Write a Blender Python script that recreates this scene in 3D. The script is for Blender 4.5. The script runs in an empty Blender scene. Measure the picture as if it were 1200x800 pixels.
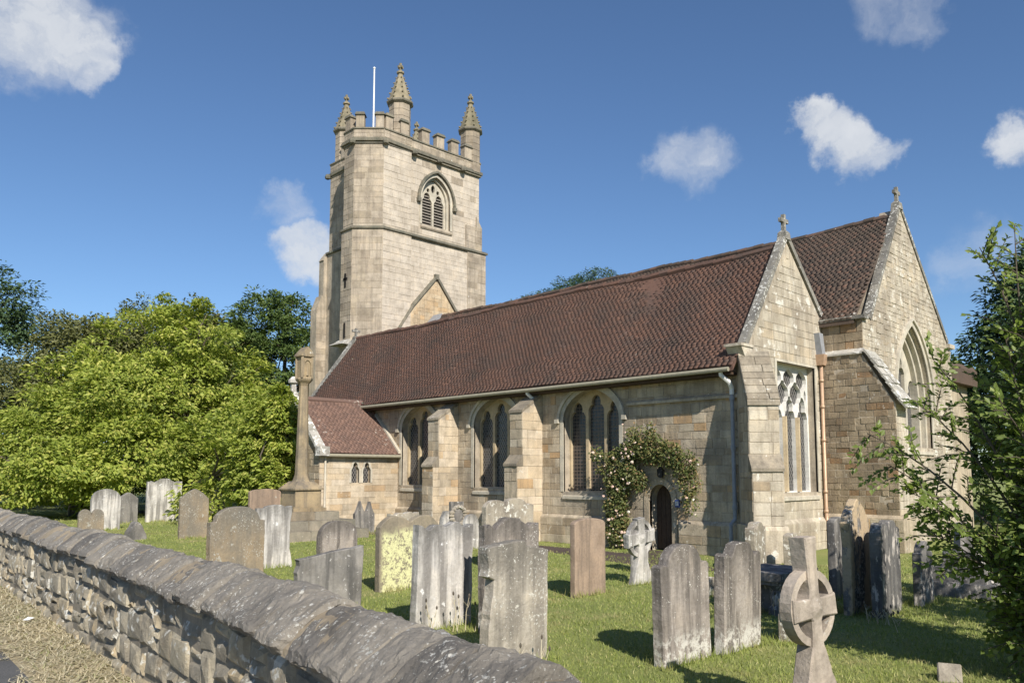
import bpy, bmesh, math, random
import numpy as np
from mathutils import Vector, Matrix, noise
from mathutils.geometry import tessellate_polygon
R = math.radians
random.seed(7); rng = np.random.default_rng(7)
scene = bpy.context.scene
col = scene.collection

# ------------------------------------------------------------------ camera
cd = bpy.data.cameras.new('camera'); cam = bpy.data.objects.new('camera', cd); col.objects.link(cam)
cam.location = (0, 0, 2.1)
cam.rotation_euler = (R(90 + 5.3), 0, R(45.7))
cd.sensor_width = 36; cd.lens = 27.96; cd.shift_y = 68 / 1200
cd.clip_start = 0.05; cd.clip_end = 2000
scene.camera = cam
scene.view_settings.view_transform = 'Standard'; scene.view_settings.look = 'None'
scene.view_settings.exposure = 0.38; scene.view_settings.gamma = 1.0
scene.cycles.max_bounces = 6; scene.cycles.diffuse_bounces = 3; scene.cycles.transparent_max_bounces = 4

# ------------------------------------------------------------------ sun and sky
AZ, EL = R(24), R(36)                       # light travels west, 24 degrees north of west
travel = Vector((-math.cos(AZ) * math.cos(EL), math.sin(AZ) * math.cos(EL), -math.sin(EL)))
ld = bpy.data.lights.new('sun', 'SUN'); sun = bpy.data.objects.new('sun', ld); col.objects.link(sun)
sun.rotation_euler = travel.to_track_quat('-Z', 'Y').to_euler()
sun.location = (30, -10, 40)
ld.energy = 5.0; ld.angle = R(0.5); ld.color = (1.0, 0.93, 0.82)
SUN_ROT = math.atan2(-travel.x, -travel.y)  # clockwise from +Y

world = bpy.data.worlds.new('World'); scene.world = world; world.use_nodes = True
wt = world.node_tree; wt.nodes.clear()
def wn(t, **k):
    n = wt.nodes.new(t)
    for a, b in k.items(): setattr(n, a, b)
    return n
wl = wt.links.new
sky = wn('ShaderNodeTexSky', sky_type='NISHITA'); sky.sun_disc = False
sky.sun_elevation = EL; sky.sun_rotation = SUN_ROT; sky.altitude = 50
sky.air_density = 1.0; sky.dust_density = 0.0; sky.ozone_density = 6.5
bg = wn('ShaderNodeBackground'); bg.inputs['Strength'].default_value = 0.093
wl(sky.outputs[0], bg.inputs['Color'])
tc = wn('ShaderNodeTexCoord')
nz = wn('ShaderNodeTexNoise'); nz.inputs['Scale'].default_value = 6; nz.inputs['Detail'].default_value = 9; nz.inputs['Roughness'].default_value = 0.62
wl(tc.outputs['Generated'], nz.inputs['Vector'])
sub = wn('ShaderNodeVectorMath', operation='SUBTRACT'); sub.inputs[1].default_value = (.5, .5, .5); wl(nz.outputs['Color'], sub.inputs[0])
scl = wn('ShaderNodeVectorMath', operation='SCALE'); scl.inputs['Scale'].default_value = 0.17; wl(sub.outputs[0], scl.inputs[0])
wadd = wn('ShaderNodeVectorMath', operation='ADD'); wl(tc.outputs['Generated'], wadd.inputs[0]); wl(scl.outputs[0], wadd.inputs[1])
nrm = wn('ShaderNodeVectorMath', operation='NORMALIZE'); wl(wadd.outputs[0], nrm.inputs[0])
clouds = [((-.885, .175, .455), .078, 1.0), ((-.874, .212, .440), .045, .95), ((-.88, .235, .425), .028, .8), ((-.847, .474, .251), .036, .95), ((-.845, .445, .298), .03, .5),
          ((-.514, .776, .366), .044, .62), ((-.49, .790, .366), .03, .5), ((-.370, .850, .376), .034, 1.0), ((-.345, .866, .364), .038, 1.), ((-.325, .876, .358), .026, .85), ((-.392, .838, .388), .028, 1.), ((-.283, .822, .497), .05, .5), ((-.25, .845, .480), .03, .45),
          ((-.196, .917, .347), .032, .9), ((-.231, .946, .229), .05, .4), ((.5, .7, .45), .2, .8), ((.85, -.2, .4), .16, .8),
          ((.3, -.85, .4), .2, .8), ((-.5, -.75, .42), .18, .8), ((.3, .9, .3), .13, .7)]
acc = None
for c, rad, amp in clouds:
    c = Vector(c).normalized()
    d = wn('ShaderNodeVectorMath', operation='DOT_PRODUCT'); wl(nrm.outputs[0], d.inputs[0]); d.inputs[1].default_value = c
    m = wn('ShaderNodeMapRange', interpolation_type='SMOOTHSTEP'); wl(d.outputs['Value'], m.inputs['Value'])
    m.inputs['From Min'].default_value = math.cos(rad * 1.25); m.inputs['From Max'].default_value = math.cos(rad * .25)
    m.inputs['To Max'].default_value = amp
    if acc is None: acc = m.outputs['Result']
    else:
        a = wn('ShaderNodeMath', operation='MAXIMUM'); wl(acc, a.inputs[0]); wl(m.outputs['Result'], a.inputs[1]); acc = a.outputs[0]
nz2 = wn('ShaderNodeTexNoise'); nz2.inputs['Scale'].default_value = 22; nz2.inputs['Detail'].default_value = 8; nz2.inputs['Roughness'].default_value = .6
wl(nrm.outputs[0], nz2.inputs['Vector'])
mm = wn('ShaderNodeMath', operation='MULTIPLY_ADD'); wl(nz2.outputs['Fac'], mm.inputs[0]); mm.inputs[1].default_value = 1.5; mm.inputs[2].default_value = .25
m2 = wn('ShaderNodeMath', operation='MULTIPLY', use_clamp=True); wl(acc, m2.inputs[0]); wl(mm.outputs[0], m2.inputs[1])
cr = wn('ShaderNodeMapRange', interpolation_type='SMOOTHSTEP'); wl(m2.outputs[0], cr.inputs['Value']); cr.inputs['From Min'].default_value = .05; cr.inputs['From Max'].default_value = 1.2
cr.inputs['To Max'].default_value = .93
ccol = wn('ShaderNodeMix', data_type='RGBA'); wl(nz2.outputs['Fac'], ccol.inputs['Factor'])
ccol.inputs['A'].default_value = (.60, .65, .72, 1); ccol.inputs['B'].default_value = (.95, .96, .97, 1)
bg2 = wn('ShaderNodeBackground'); wl(ccol.outputs['Result'], bg2.inputs['Color']); bg2.inputs['Strength'].default_value = .72
mix = wn('ShaderNodeMixShader'); wl(cr.outputs['Result'], mix.inputs['Fac']); wl(bg.outputs[0], mix.inputs[1]); wl(bg2.outputs[0], mix.inputs[2])
wo = wn('ShaderNodeOutputWorld'); wl(mix.outputs[0], wo.inputs['Surface'])

# ------------------------------------------------------------------ helpers: objects
def tag(o, label=None, cat=None, group=None, kind=None):
    if label: o['label'] = label
    if cat: o['category'] = cat
    if group: o['group'] = group
    if kind: o['kind'] = kind
    return o
def empty(name, loc=(0, 0, 0), rz=0):
    o = bpy.data.objects.new(name, None); col.objects.link(o); o.location = loc; o.rotation_euler = (0, 0, rz); o.empty_display_size = .3
    return o
def parent(o, p):
    o.parent = p
    return o
def wparent(o, p):            # parent an object whose mesh is in world coordinates under a thing whose Empty stands elsewhere
    o.parent = p
    if p.parent is None: o.matrix_parent_inverse = Matrix.LocRotScale(p.location, p.rotation_euler, p.scale).inverted()
    return o

class MB:
    def __init__(s): s.v = []; s.f = []; s.m = []
    def add(s, vs, fs, m=0):
        b = len(s.v); s.v.extend([tuple(x) for x in vs]); s.f.extend([tuple(b + i for i in f) for f in fs]); s.m.extend([m] * len(fs)); return s
    def hexa(s, p, m=0):      # p: bottom 4 (ccw seen from above), top 4
        return s.add(p, [(3, 2, 1, 0), (4, 5, 6, 7), (0, 1, 5, 4), (1, 2, 6, 5), (2, 3, 7, 6), (3, 0, 4, 7)], m)
    def box(s, x0, x1, y0, y1, z0, z1, m=0):
        return s.hexa([(x0, y0, z0), (x1, y0, z0), (x1, y1, z0), (x0, y1, z0), (x0, y0, z1), (x1, y0, z1), (x1, y1, z1), (x0, y1, z1)], m)
    def prism(s, poly, vec, m=0):     # polygon (3d points) extruded by vec
        n = len(poly); vec = Vector(vec); p = [Vector(q) for q in poly]
        vs = p + [q + vec for q in p]
        fs = [tuple(range(n - 1, -1, -1)), tuple(range(n, 2 * n))] + [(i, (i + 1) % n, n + (i + 1) % n, n + i) for i in range(n)]
        return s.add(vs, fs, m)
    def tube(s, pts, rad, n=8, m=0, cap=True):
        pts = [Vector(p) for p in pts]
        if not hasattr(rad, '__len__'): rad = [rad] * len(pts)
        vs = []; prev = None
        for i, p in enumerate(pts):
            t = (pts[min(i + 1, len(pts) - 1)] - pts[max(i - 1, 0)]).normalized()
            a = prev if prev is not None else (Vector((0, 0, 1)) if abs(t.z) < .9 else Vector((1, 0, 0)))
            x = (a - t * a.dot(t)).normalized(); y = t.cross(x); prev = x
            for k in range(n):
                th = 2 * math.pi * k / n
                vs.append(p + (x * math.cos(th) + y * math.sin(th)) * rad[i])
        fs = []
        for i in range(len(pts) - 1):
            for k in range(n):
                fs.append((i * n + k, i * n + (k + 1) % n, (i + 1) * n + (k + 1) % n, (i + 1) * n + k))
        if cap: fs += [tuple(range(n - 1, -1, -1)), tuple((len(pts) - 1) * n + k for k in range(n))]
        return s.add(vs, fs, m)
    def lathe(s, c, prof, n=8, m=0, rot=0.0):
        vs = []
        for r, z in prof:
            for k in range(n):
                th = 2 * math.pi * (k + .5) / n + rot
                vs.append((c[0] + r * math.cos(th), c[1] + r * math.sin(th), c[2] + z))
        fs = [(i * n + k, i * n + (k + 1) % n, (i + 1) * n + (k + 1) % n, (i + 1) * n + k) for i in range(len(prof) - 1) for k in range(n)]
        fs += [tuple(range(n - 1, -1, -1)), tuple((len(prof) - 1) * n + k for k in range(n))]
        return s.add(vs, fs, m)
    def build(s, name, mats, par=None, smooth=False, world=False):
        me = bpy.data.meshes.new(name); me.from_pydata(s.v, [], s.f)
        mats = mats if isinstance(mats, (list, tuple)) else [mats]
        for x in mats: me.materials.append(x)
        if len(mats) > 1: me.polygons.foreach_set('material_index', s.m)
        if smooth: me.polygons.foreach_set('use_smooth', [True] * len(me.polygons))
        me.update()
        o = bpy.data.objects.new(name, me); col.objects.link(o)
        if par is not None: (wparent if world else parent)(o, par)
        return o

def np_mesh(name, V, F, material, par=None, world=False, nv=4):
    me = bpy.data.meshes.new(name)
    me.vertices.add(len(V)); me.vertices.foreach_set('co', np.ascontiguousarray(V, dtype=np.float32).ravel())
    F = np.ascontiguousarray(F, dtype=np.int32); k = F.shape[1]
    me.loops.add(F.size); me.loops.foreach_set('vertex_index', F.ravel())
    me.polygons.add(len(F)); me.polygons.foreach_set('loop_start', np.arange(len(F), dtype=np.int32) * k)
    me.update(calc_edges=True); me.materials.append(material)
    o = bpy.data.objects.new(name, me); col.objects.link(o)
    if par is not None: (wparent if world else parent)(o, par)
    return o

# ------------------------------------------------------------------ helpers: materials
class NT:
    def __init__(s, name):
        s.mat = bpy.data.materials.new(name); s.mat.use_nodes = True; s.t = s.mat.node_tree
        s.bsdf = s.t.nodes['Principled BSDF']; s.out = s.t.nodes['Material Output']
        s.bsdf.inputs['Specular IOR Level'].default_value = .25
    def n(s, t, **k):
        nd = s.t.nodes.new(t)
        for a, b in k.items(): setattr(nd, a, b)
        return nd
    def l(s, a, b): s.t.links.new(a, b)
    def pos(s, scale=(1, 1, 1), obj=False):
        if obj: src = s.n('ShaderNodeTexCoord').outputs['Object']
        else: src = s.n('ShaderNodeNewGeometry').outputs['Position']
        m = s.n('ShaderNodeVectorMath', operation='MULTIPLY'); s.l(src, m.inputs[0]); m.inputs[1].default_value = scale
        return m.outputs[0]
    def noise(s, vec, scale, detail=4, rough=.55):
        x = s.n('ShaderNodeTexNoise'); s.l(vec, x.inputs['Vector']); x.inputs['Scale'].default_value = scale
        x.inputs['Detail'].default_value = detail; x.inputs['Roughness'].default_value = rough
        return x.outputs['Fac']
    def vor(s, vec, scale, feature='F1'):
        x = s.n('ShaderNodeTexVoronoi', feature=feature); s.l(vec, x.inputs['Vector']); x.inputs['Scale'].default_value = scale
        return x.outputs['Distance']
    def rand(s):
        g = s.n('ShaderNodeNewGeometry'); o = s.n('ShaderNodeObjectInfo')
        return s.m('FRACT', s.m('ADD', g.outputs['Random Per Island'], o.outputs['Random']))
    def m(s, op, a, b=None, c=None, clamp=False):
        x = s.n('ShaderNodeMath', operation=op, use_clamp=clamp)
        for i, q in enumerate((a, b, c)):
            if q is None: continue
            if isinstance(q, (int, float)): x.inputs[i].default_value = q
            else: s.l(q, x.inputs[i])
        return x.outputs[0]
    def rng(s, v, a, b, lo=0., hi=1., smooth=True):
        x = s.n('ShaderNodeMapRange', interpolation_type='SMOOTHSTEP' if smooth else 'LINEAR'); s.l(v, x.inputs['Value'])
        for k, q in (('From Min', a), ('From Max', b), ('To Min', lo), ('To Max', hi)): x.inputs[k].default_value = q
        return x.outputs['Result']
    def ramp(s, v, stops, const=False):
        x = s.n('ShaderNodeValToRGB'); s.l(v, x.inputs['Fac']); e = x.color_ramp.elements
        if const: x.color_ramp.interpolation = 'CONSTANT'
        while len(e) < len(stops): e.new(.5)
        for i, (p, c) in enumerate(stops): e[i].position = p; e[i].color = (*c, 1)
        return x.outputs['Color']
    def mix(s, f, a, b, mode='MIX'):
        x = s.n('ShaderNodeMix', data_type='RGBA', blend_type=mode)
        for k, q in (('Factor', f), ('A', a), ('B', b)):
            if isinstance(q, (int, float)): x.inputs[k].default_value = q
            elif isinstance(q, tuple): x.inputs[k].default_value = (*q, 1)
            else: s.l(q, x.inputs[k])
        return x.outputs['Result']
    def bump(s, h, strength=.5, dist=.02):
        b = s.n('ShaderNodeBump'); s.l(h, b.inputs['Height']); b.inputs['Strength'].default_value = strength; b.inputs['Distance'].default_value = dist
        s.l(b.outputs[0], s.bsdf.inputs['Normal'])
    def fin(s, c, rough=.9):
        if isinstance(c, tuple): s.bsdf.inputs['Base Color'].default_value = (*c, 1)
        else: s.l(c, s.bsdf.inputs['Base Color'])
        if isinstance(rough, (int, float)): s.bsdf.inputs['Roughness'].default_value = rough
        else: s.l(rough, s.bsdf.inputs['Roughness'])
        return s.mat

def stone_mat(name, stops, dark=(.12, .11, .09), dark_amt=.4, lichen=(.62, .60, .54), lichen_amt=.2, lichen_scale=5., streak=.3, streak_scale=3., bump=.5, extra=None, grain=22., dscale=.7, obj=False, mid=.7, lz=1.):
    t = NT(name); p = t.pos(obj=obj)
    r = t.rand()
    c = t.ramp(r, stops, const=False)
    n1 = t.noise(p, 2.2, 6, .6)
    c = t.mix(mid, c, t.ramp(n1, [(.3, (.55, .53, .5)), (.5, (.95, .95, .95)), (.72, (1.25, 1.2, 1.12))]), 'MULTIPLY')
    n0 = t.noise(p, dscale, 5, .6)
    c = t.mix(t.rng(n0, .45, .68, 0, dark_amt), c, dark)
    if streak:
        ps = t.pos((1, 1, .09), obj=obj); s1 = t.noise(ps, streak_scale * 2.2, 4, .6)
        c = t.mix(t.rng(s1, .44, .64, 0, streak), c, dark)
    if extra: c = extra(t, c, p)
    if lichen_amt:
        l0 = t.noise(p if lz == 1 else t.pos((1, 1, lz), obj=obj), lichen_scale, 8, .68); l1 = t.noise(p, lichen_scale * .25, 3, .5)
        ls = t.m('MULTIPLY_ADD', l1, .35, l0)
        c = t.mix(t.rng(ls, .90 - .22 * lichen_amt, .98 - .22 * lichen_amt), c, lichen)
    g = t.noise(p, grain, 8, .7)
    c = t.mix(.55, c, t.ramp(g, [(.25, (.62, .62, .62)), (.5, (1, 1, 1)), (.75, (1.3, 1.3, 1.3))]), 'MULTIPLY')
    t.bump(t.m('ADD', g, t.m('MULTIPLY', n1, 1.5)), bump, .02)
    return t.fin(c, .92)

def drip(color, z0, amt, nxt=None):     # dark rain staining running down from the head of a slab
    def f(t, c, p):
        q = t.n('ShaderNodeSeparateXYZ'); t.l(t.n('ShaderNodeTexCoord').outputs['Generated'], q.inputs[0])
        n = t.noise(t.pos((1, 1, .12), obj=True), 7, 4, .65); m = t.noise(p, 14, 6, .7)
        h = t.m('ADD', q.outputs[2], t.m('ADD', t.m('MULTIPLY_ADD', n, .7, -.35), t.m('MULTIPLY_ADD', m, .3, -.15)))
        c = t.mix(t.rng(h, z0, 1.02, 0, amt), c, color)
        return nxt(t, c, p) if nxt else c
    return f
def foot(color, zt, sp=None):          # lichen crust near the foot of a slab
    def f(t, c, p):
        q = t.n('ShaderNodeSeparateXYZ'); t.l(t.pos(obj=True), q.inputs[0]); n = t.noise(p, 9, 7, .75)
        k = t.m('MULTIPLY', t.rng(q.outputs[2], zt * .35, zt, 1, 0), t.rng(n, .46, .54)); c = t.mix(k, c, color)
        return sp(t, c, p) if sp else c
    return f
def spots(color, scale, amt, size=.28):         # crisp irregular lichen specks in drifts
    def f(t, c, p):
        d = t.noise(p, scale * 1.6, 3, .6); n = t.noise(p, scale * .16, 4, .6)
        k = t.rng(t.m('MULTIPLY_ADD', n, .55, d), .98 - .12 * amt - size * .25, 1.02 - .12 * amt - size * .25)
        return t.mix(k, c, color)
    return f

CH = [(0, (.34, .27, .185)), (.25, (.45, .375, .275)), (.5, (.49, .42, .32)), (.72, (.42, .355, .265)), (.88, (.53, .465, .365)), (.94, (.44, .31, .18)), (1, (.46, .31, .175))]
M = {}
M['wall'] = stone_mat('church_sandstone', CH, dark=(.19, .16, .125), dark_amt=.6, lichen=(.58, .54, .46), lichen_amt=.35, lichen_scale=4, streak=.4, bump=.8)
M['mortar'] = stone_mat('lime_mortar', [(0, (.43, .37, .29)), (1, (.47, .41, .33))], dark_amt=.35, lichen_amt=.1, bump=.5)
M['gable'] = stone_mat('pale_gable_stone', [(0, (.45, .395, .31)), (.4, (.505, .45, .36)), (.8, (.535, .485, .395)), (1, (.475, .395, .285))], dark=(.25, .21, .165), dark_amt=.7, lichen=(.63, .60, .53), lichen_amt=.6, lichen_scale=3.2, streak=.5, bump=.8)
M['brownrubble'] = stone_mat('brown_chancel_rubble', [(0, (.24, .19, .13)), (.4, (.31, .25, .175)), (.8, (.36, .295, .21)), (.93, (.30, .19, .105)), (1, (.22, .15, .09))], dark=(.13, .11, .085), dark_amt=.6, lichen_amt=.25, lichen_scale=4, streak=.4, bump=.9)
M['ledge'] = stone_mat('weathered_ledge_stone', [(0, (.25, .215, .165)), (.5, (.33, .285, .22)), (1, (.38, .335, .265))], dark=(.12, .105, .085), dark_amt=.7, lichen_amt=.4, lichen_scale=6, streak=.4, bump=.9)
M['tower'] = stone_mat('tower_ashlar', [(0, (.34, .285, .22)), (.35, (.41, .35, .275)), (.7, (.46, .395, .315)), (.9, (.36, .305, .23)), (1, (.28, .235, .18))], dark=(.17, .145, .12), dark_amt=.4, lichen_amt=.1, streak=.4, bump=.5)
M['towerlow'] = stone_mat('tower_rubble', [(0, (.485, .425, .35)), (.5, (.51, .45, .375)), (1, (.535, .475, .40))], dark=(.37, .315, .25), dark_amt=.4, lichen_amt=.15, streak=.3, bump=.5)
M['cream'] = stone_mat('peach_cream_stone', [(0, (.50, .405, .285)), (.5, (.56, .475, .36)), (.85, (.58, .50, .395)), (.93, (.50, .37, .23)), (1, (.46, .31, .18))], dark=(.27, .22, .16), dark_amt=.45, lichen_amt=.15, streak=.25, bump=.6)
M['scar'] = stone_mat('orange_infill_stone', [(0, (.48, .36, .23)), (.5, (.52, .42, .29)), (1, (.50, .35, .20))], dark_amt=.2, lichen_amt=.1, bump=.6)
M['dress'] = stone_mat('dressed_limestone', [(0, (.48, .44, .36)), (1, (.54, .50, .42))], dark=(.25, .23, .19), dark_amt=.35, lichen_amt=.12, streak=.3, bump=.3)
M['mull'] = stone_mat('buff_mullion_stone', [(0, (.46, .37, .24)), (1, (.50, .41, .28))], dark=(.28, .22, .15), dark_amt=.25, lichen_amt=0, streak=.2, bump=.3)
M['newstone'] = stone_mat('pale_new_tracery', [(0, (.66, .65, .62)), (1, (.70, .69, .66))], dark=(.5, .48, .44), dark_amt=.2, lichen_amt=0, streak=.15, bump=.2)
M['coping'] = stone_mat('lichened_coping', [(0, (.20, .19, .17)), (1, (.29, .275, .24))], dark=(.075, .072, .068), dark_amt=.6, lichen=(.42, .41, .37), lichen_amt=.3, lichen_scale=9, streak=.3, bump=.7, extra=spots((.55, .54, .50), 9, .3))
M['slab'] = stone_mat('weathered_stone_slates', [(0, (.33, .32, .28)), (1, (.48, .46, .42))], dark=(.14, .13, .12), dark_amt=.4, lichen=(.75, .74, .70), lichen_amt=.9, lichen_scale=7, streak=.1, bump=.7)
M['string'] = stone_mat('dark_string_course', [(0, (.16, .148, .12)), (1, (.24, .215, .165))], dark=(.08, .09, .075), dark_amt=.5, lichen=(.35, .37, .28), lichen_amt=.3, streak=.3, bump=.6)
M['pinn'] = stone_mat('green_tinged_pinnacle', [(0, (.215, .19, .13)), (1, (.29, .25, .175))], dark=(.07, .075, .05), dark_amt=.5, lichen=(.3, .3, .21), lichen_amt=.3, streak=.3, bump=.6)
M['cross'] = stone_mat('cross_shaft_stone', [(0, (.31, .245, .155)), (1, (.36, .285, .185))], dark=(.10, .095, .09), dark_amt=.7, lichen_amt=.15, streak=.45, bump=.6)
M['step'] = stone_mat('mossy_step_stone', [(0, (.20, .185, .15)), (.6, (.28, .25, .2)), (1, (.24, .19, .13))], dark=(.08, .085, .07), dark_amt=.6, lichen_amt=.35, streak=.2, bump=.8)

def tile_mat(name, stops, lich, lich_amt, patch=(.10, .085, .07), patch_amt=.4):
    t = NT(name); p = t.pos(); r = t.rand(); c = t.ramp(r, stops)
    n = t.noise(p, .9, 6, .65); c = t.mix(t.rng(n, .45, .7, 0, patch_amt), c, patch)
    k = t.noise(p, 6, 6, .75); k2 = t.noise(p, .6, 3)
    c = t.mix(t.rng(t.m('MULTIPLY_ADD', k2, .4, k), .92 - .25 * lich_amt, .99 - .25 * lich_amt), c, lich)
    g = t.noise(p, 30, 5, .7); c = t.mix(.5, c, t.ramp(g, [(.25, (.65,) * 3), (.75, (1.35,) * 3)]), 'MULTIPLY')
    t.bump(g, .4, .01); return t.fin(c, .85)
M['tile'] = tile_mat('red_clay_tile', [(0, (.108, .067, .054)), (.3, (.125, .074, .058)), (.6, (.138, .079, .060)), (.88, (.155, .085, .062)), (1, (.128, .086, .072))], (.40, .36, .31), .12, (.082, .064, .055), .7)
M['tiledark'] = tile_mat('brown_clay_tile', [(0, (.075, .058, .048)), (.4, (.10, .073, .058)), (.8, (.125, .085, .066)), (1, (.155, .092, .068))], (.55, .53, .48), .22, (.06, .052, .042), .5)
M['tileporch'] = tile_mat('lichened_porch_tile', [(0, (.135, .088, .072)), (.5, (.175, .11, .088)), (1, (.21, .13, .10))], (.40, .35, .31), .42, (.12, .075, .06), .4)

def glass_mat(name, kind, a=.11):
    t = NT(name); g = t.n('ShaderNodeNewGeometry'); sp = t.n('ShaderNodeSeparateXYZ'); t.l(g.outputs['Position'], sp.inputs[0])
    u = t.m('ADD', sp.outputs[0], sp.outputs[1]); z = sp.outputs[2]
    if kind == 'diamond':
        z2 = t.m('MULTIPLY', z, .62)
        f1 = t.m('FRACT', t.m('DIVIDE', t.m('ADD', u, z2), a)); f2 = t.m('FRACT', t.m('DIVIDE', t.m('SUBTRACT', u, z2), a))
    else:
        f1 = t.m('FRACT', t.m('DIVIDE', u, a)); f2 = t.m('FRACT', t.m('DIVIDE', z, a * .9))
    e = t.m('MAXIMUM', t.m('LESS_THAN', f1, .2), t.m('LESS_THAN', f2, .2))
    cell = t.n('ShaderNodeTexWhiteNoise', noise_dimensions='2D'); cv = t.n('ShaderNodeCombineXYZ')
    t.l(t.m('FLOOR', t.m('DIVIDE', t.m('ADD', u, t.m('MULTIPLY', z, .62)), a)), cv.inputs[0]); t.l(t.m('FLOOR', t.m('DIVIDE', t.m('SUBTRACT', u, t.m('MULTIPLY', z, .62)), a)), cv.inputs[1]); t.l(cv.outputs[0], cell.inputs[0])
    gl = t.ramp(cell.outputs[0], [(0, (.012, .014, .016)), (1, (.045, .045, .048))])
    lead = (.19, .18, .17) if kind == 'diamond' else (.13, .10, .08)
    c = t.mix(e, gl, lead)
    t.bsdf.inputs['Specular IOR Level'].default_value = .5
    bp = t.noise(t.pos(), 7, 2); t.bump(t.m('ADD', bp, t.m('MULTIPLY', cell.outputs[0], .6)), .25, .03)
    return t.fin(c, t.m('MULTIPLY_ADD', e, .4, .14))
M['glass'] = glass_mat('leaded_diamond_glass', 'diamond')
M['glassgrid'] = glass_mat('wire_guarded_glass', 'grid', .12)
def plain(name, c, rough=.6, metal=0, nscale=8, var=.35, bump=.15):
    t = NT(name); p = t.pos(); n = t.noise(p, nscale, 5, .6)
    cc = t.mix(var, c, t.ramp(n, [(.3, (.5,) * 3), (.5, (1,) * 3), (.7, (1.35,) * 3)]), 'MULTIPLY')
    t.bsdf.inputs['Metallic'].default_value = metal; t.bump(n, bump, .01)
    return t.fin(cc, rough)
M['copper'] = plain('copper_pipe', (.52, .36, .25), .5, .3)
M['lead'] = plain('grey_lead', (.26, .27, .29), .6)
M['whitepaint'] = plain('white_paint', (.78, .78, .76), .5, 0, 5, .2)
M['greypaint'] = plain('grey_painted_pipe', (.27, .29, .33), .5)
M['iron'] = plain('black_iron', (.03, .03, .03), .6)
M['dark'] = plain('dark_interior', (.02, .018, .016), .9)
M['oak'] = plain('dark_oak', (.075, .05, .035), .7, 0, 14, .5)
M['louvre'] = plain('weathered_louvre', (.20, .18, .155), .8)
M['gutter'] = plain('gutter_paint', (.30, .28, .21), .7)
M['sign'] = plain('blue_sign', (.03, .06, .22), .4, 0, 8, .05)

# gravestones
GS = {}
GS['grey'] = stone_mat('grey_headstone', [(0, (.35, .31, .275)), (1, (.385, .345, .305))], dark=(.085, .075, .068), dark_amt=.5, lichen=(.5, .48, .45), lichen_amt=.3, lichen_scale=11, streak=.75, streak_scale=2.6, bump=.8, dscale=1.3, extra=drip((.10, .09, .08), .60, .72, foot((.56, .54, .49), .42, spots((.56, .54, .50), 26, .15, .08))), lz=.5)
GS['white'] = stone_mat('whitened_headstone', [(0, (.55, .525, .495)), (1, (.60, .575, .54))], dark=(.17, .16, .15), dark_amt=.3, lichen=(.7, .7, .69), lichen_amt=.4, lichen_scale=9, streak=.8, streak_scale=2.6, bump=.6, dscale=1.6, extra=drip((.12, .115, .105), .68, .75))
GS['beige'] = stone_mat('beige_broken_headstone', [(0, (.43, .39, .33)), (1, (.47, .425, .36))], dark=(.16, .145, .125), dark_amt=.55, lichen=(.56, .54, .48), lichen_amt=.4, lichen_scale=9, streak=.6, streak_scale=2.6, bump=.8, dscale=1.4, extra=drip((.13, .12, .105), .55, .7, spots((.56, .55, .5), 20, .3, .12)))
GS['brown'] = stone_mat('brown_headstone', [(0, (.31, .24, .16)), (1, (.33, .26, .175))], dark=(.17, .155, .13), dark_amt=.85, lichen=(.36, .345, .30), lichen_amt=.5, lichen_scale=8, streak=.5, streak_scale=2, bump=.7, dscale=1.1, extra=drip((.16, .15, .13), .45, .75, spots((.44, .43, .39), 24, .3, .12)))
GS['pink'] = stone_mat('pinkish_headstone', [(0, (.33, .245, .185)), (1, (.345, .26, .195))], dark=(.20, .155, .12), dark_amt=.6, lichen=(.42, .39, .33), lichen_amt=.15, streak=.8, streak_scale=3.4, bump=.5, dscale=1.2)
def yel(t, c, p):
    n = t.noise(p, 1.6, 5, .6); n2 = t.noise(p, 14, 7, .8)
    sp = t.n('ShaderNodeSeparateXYZ'); t.l(t.pos(obj=True), sp.inputs[0])
    left = t.rng(sp.outputs[1], .05, .25, 1, 0)
    side = t.rng(sp.outputs[1], -.68, -.58)
    top = t.rng(t.m('MULTIPLY_ADD', n, .4, sp.outputs[2]), 1.18, 1.38, 1, 0)
    k = t.m('MULTIPLY', t.m('MULTIPLY', left, side), t.m('MULTIPLY', top, t.rng(n2, .42, .52)))
    return t.mix(k, c, (.60, .59, .33))
GS['yellow'] = stone_mat('yellow_lichen_headstone', [(0, (.27, .23, .17)), (1, (.29, .25, .19))], dark=(.12, .11, .09), dark_amt=.5, lichen_amt=.1, streak=.3, bump=.6, extra=yel)
GS['dark'] = stone_mat('dark_mottled_headstone', [(0, (.17, .165, .16)), (1, (.22, .21, .20))], dark=(.045, .045, .05), dark_amt=.5, lichen=(.50, .46, .42), lichen_amt=.85, lichen_scale=9, streak=.5, bump=.8, dscale=1.6, lz=.35)
GS['mottled'] = stone_mat('orange_mottled_headstone', [(0, (.16, .155, .15)), (1, (.20, .19, .18))], dark=(.05, .05, .05), dark_amt=.5, lichen=(.46, .36, .24), lichen_amt=1.3, lichen_scale=5, streak=.4, bump=.8, dscale=1.6, lz=.4, extra=spots((.55, .52, .48), 12, .5, .2))
GS['lich'] = stone_mat('heavily_lichened_stone', [(0, (.34, .30, .24)), (1, (.38, .34, .28))], dark=(.14, .12, .10), dark_amt=.7, lichen=(.66, .64, .58), lichen_amt=.75, lichen_scale=8, streak=.3, bump=.8, dscale=2)
GS['slate'] = stone_mat('blue_grey_headstone', [(0, (.245, .23, .215)), (1, (.275, .26, .24))], dark=(.08, .078, .075), dark_amt=.55, lichen=(.48, .47, .45), lichen_amt=.45, lichen_scale=14, streak=.8, streak_scale=2.4, bump=.5, dscale=1.4)
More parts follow.
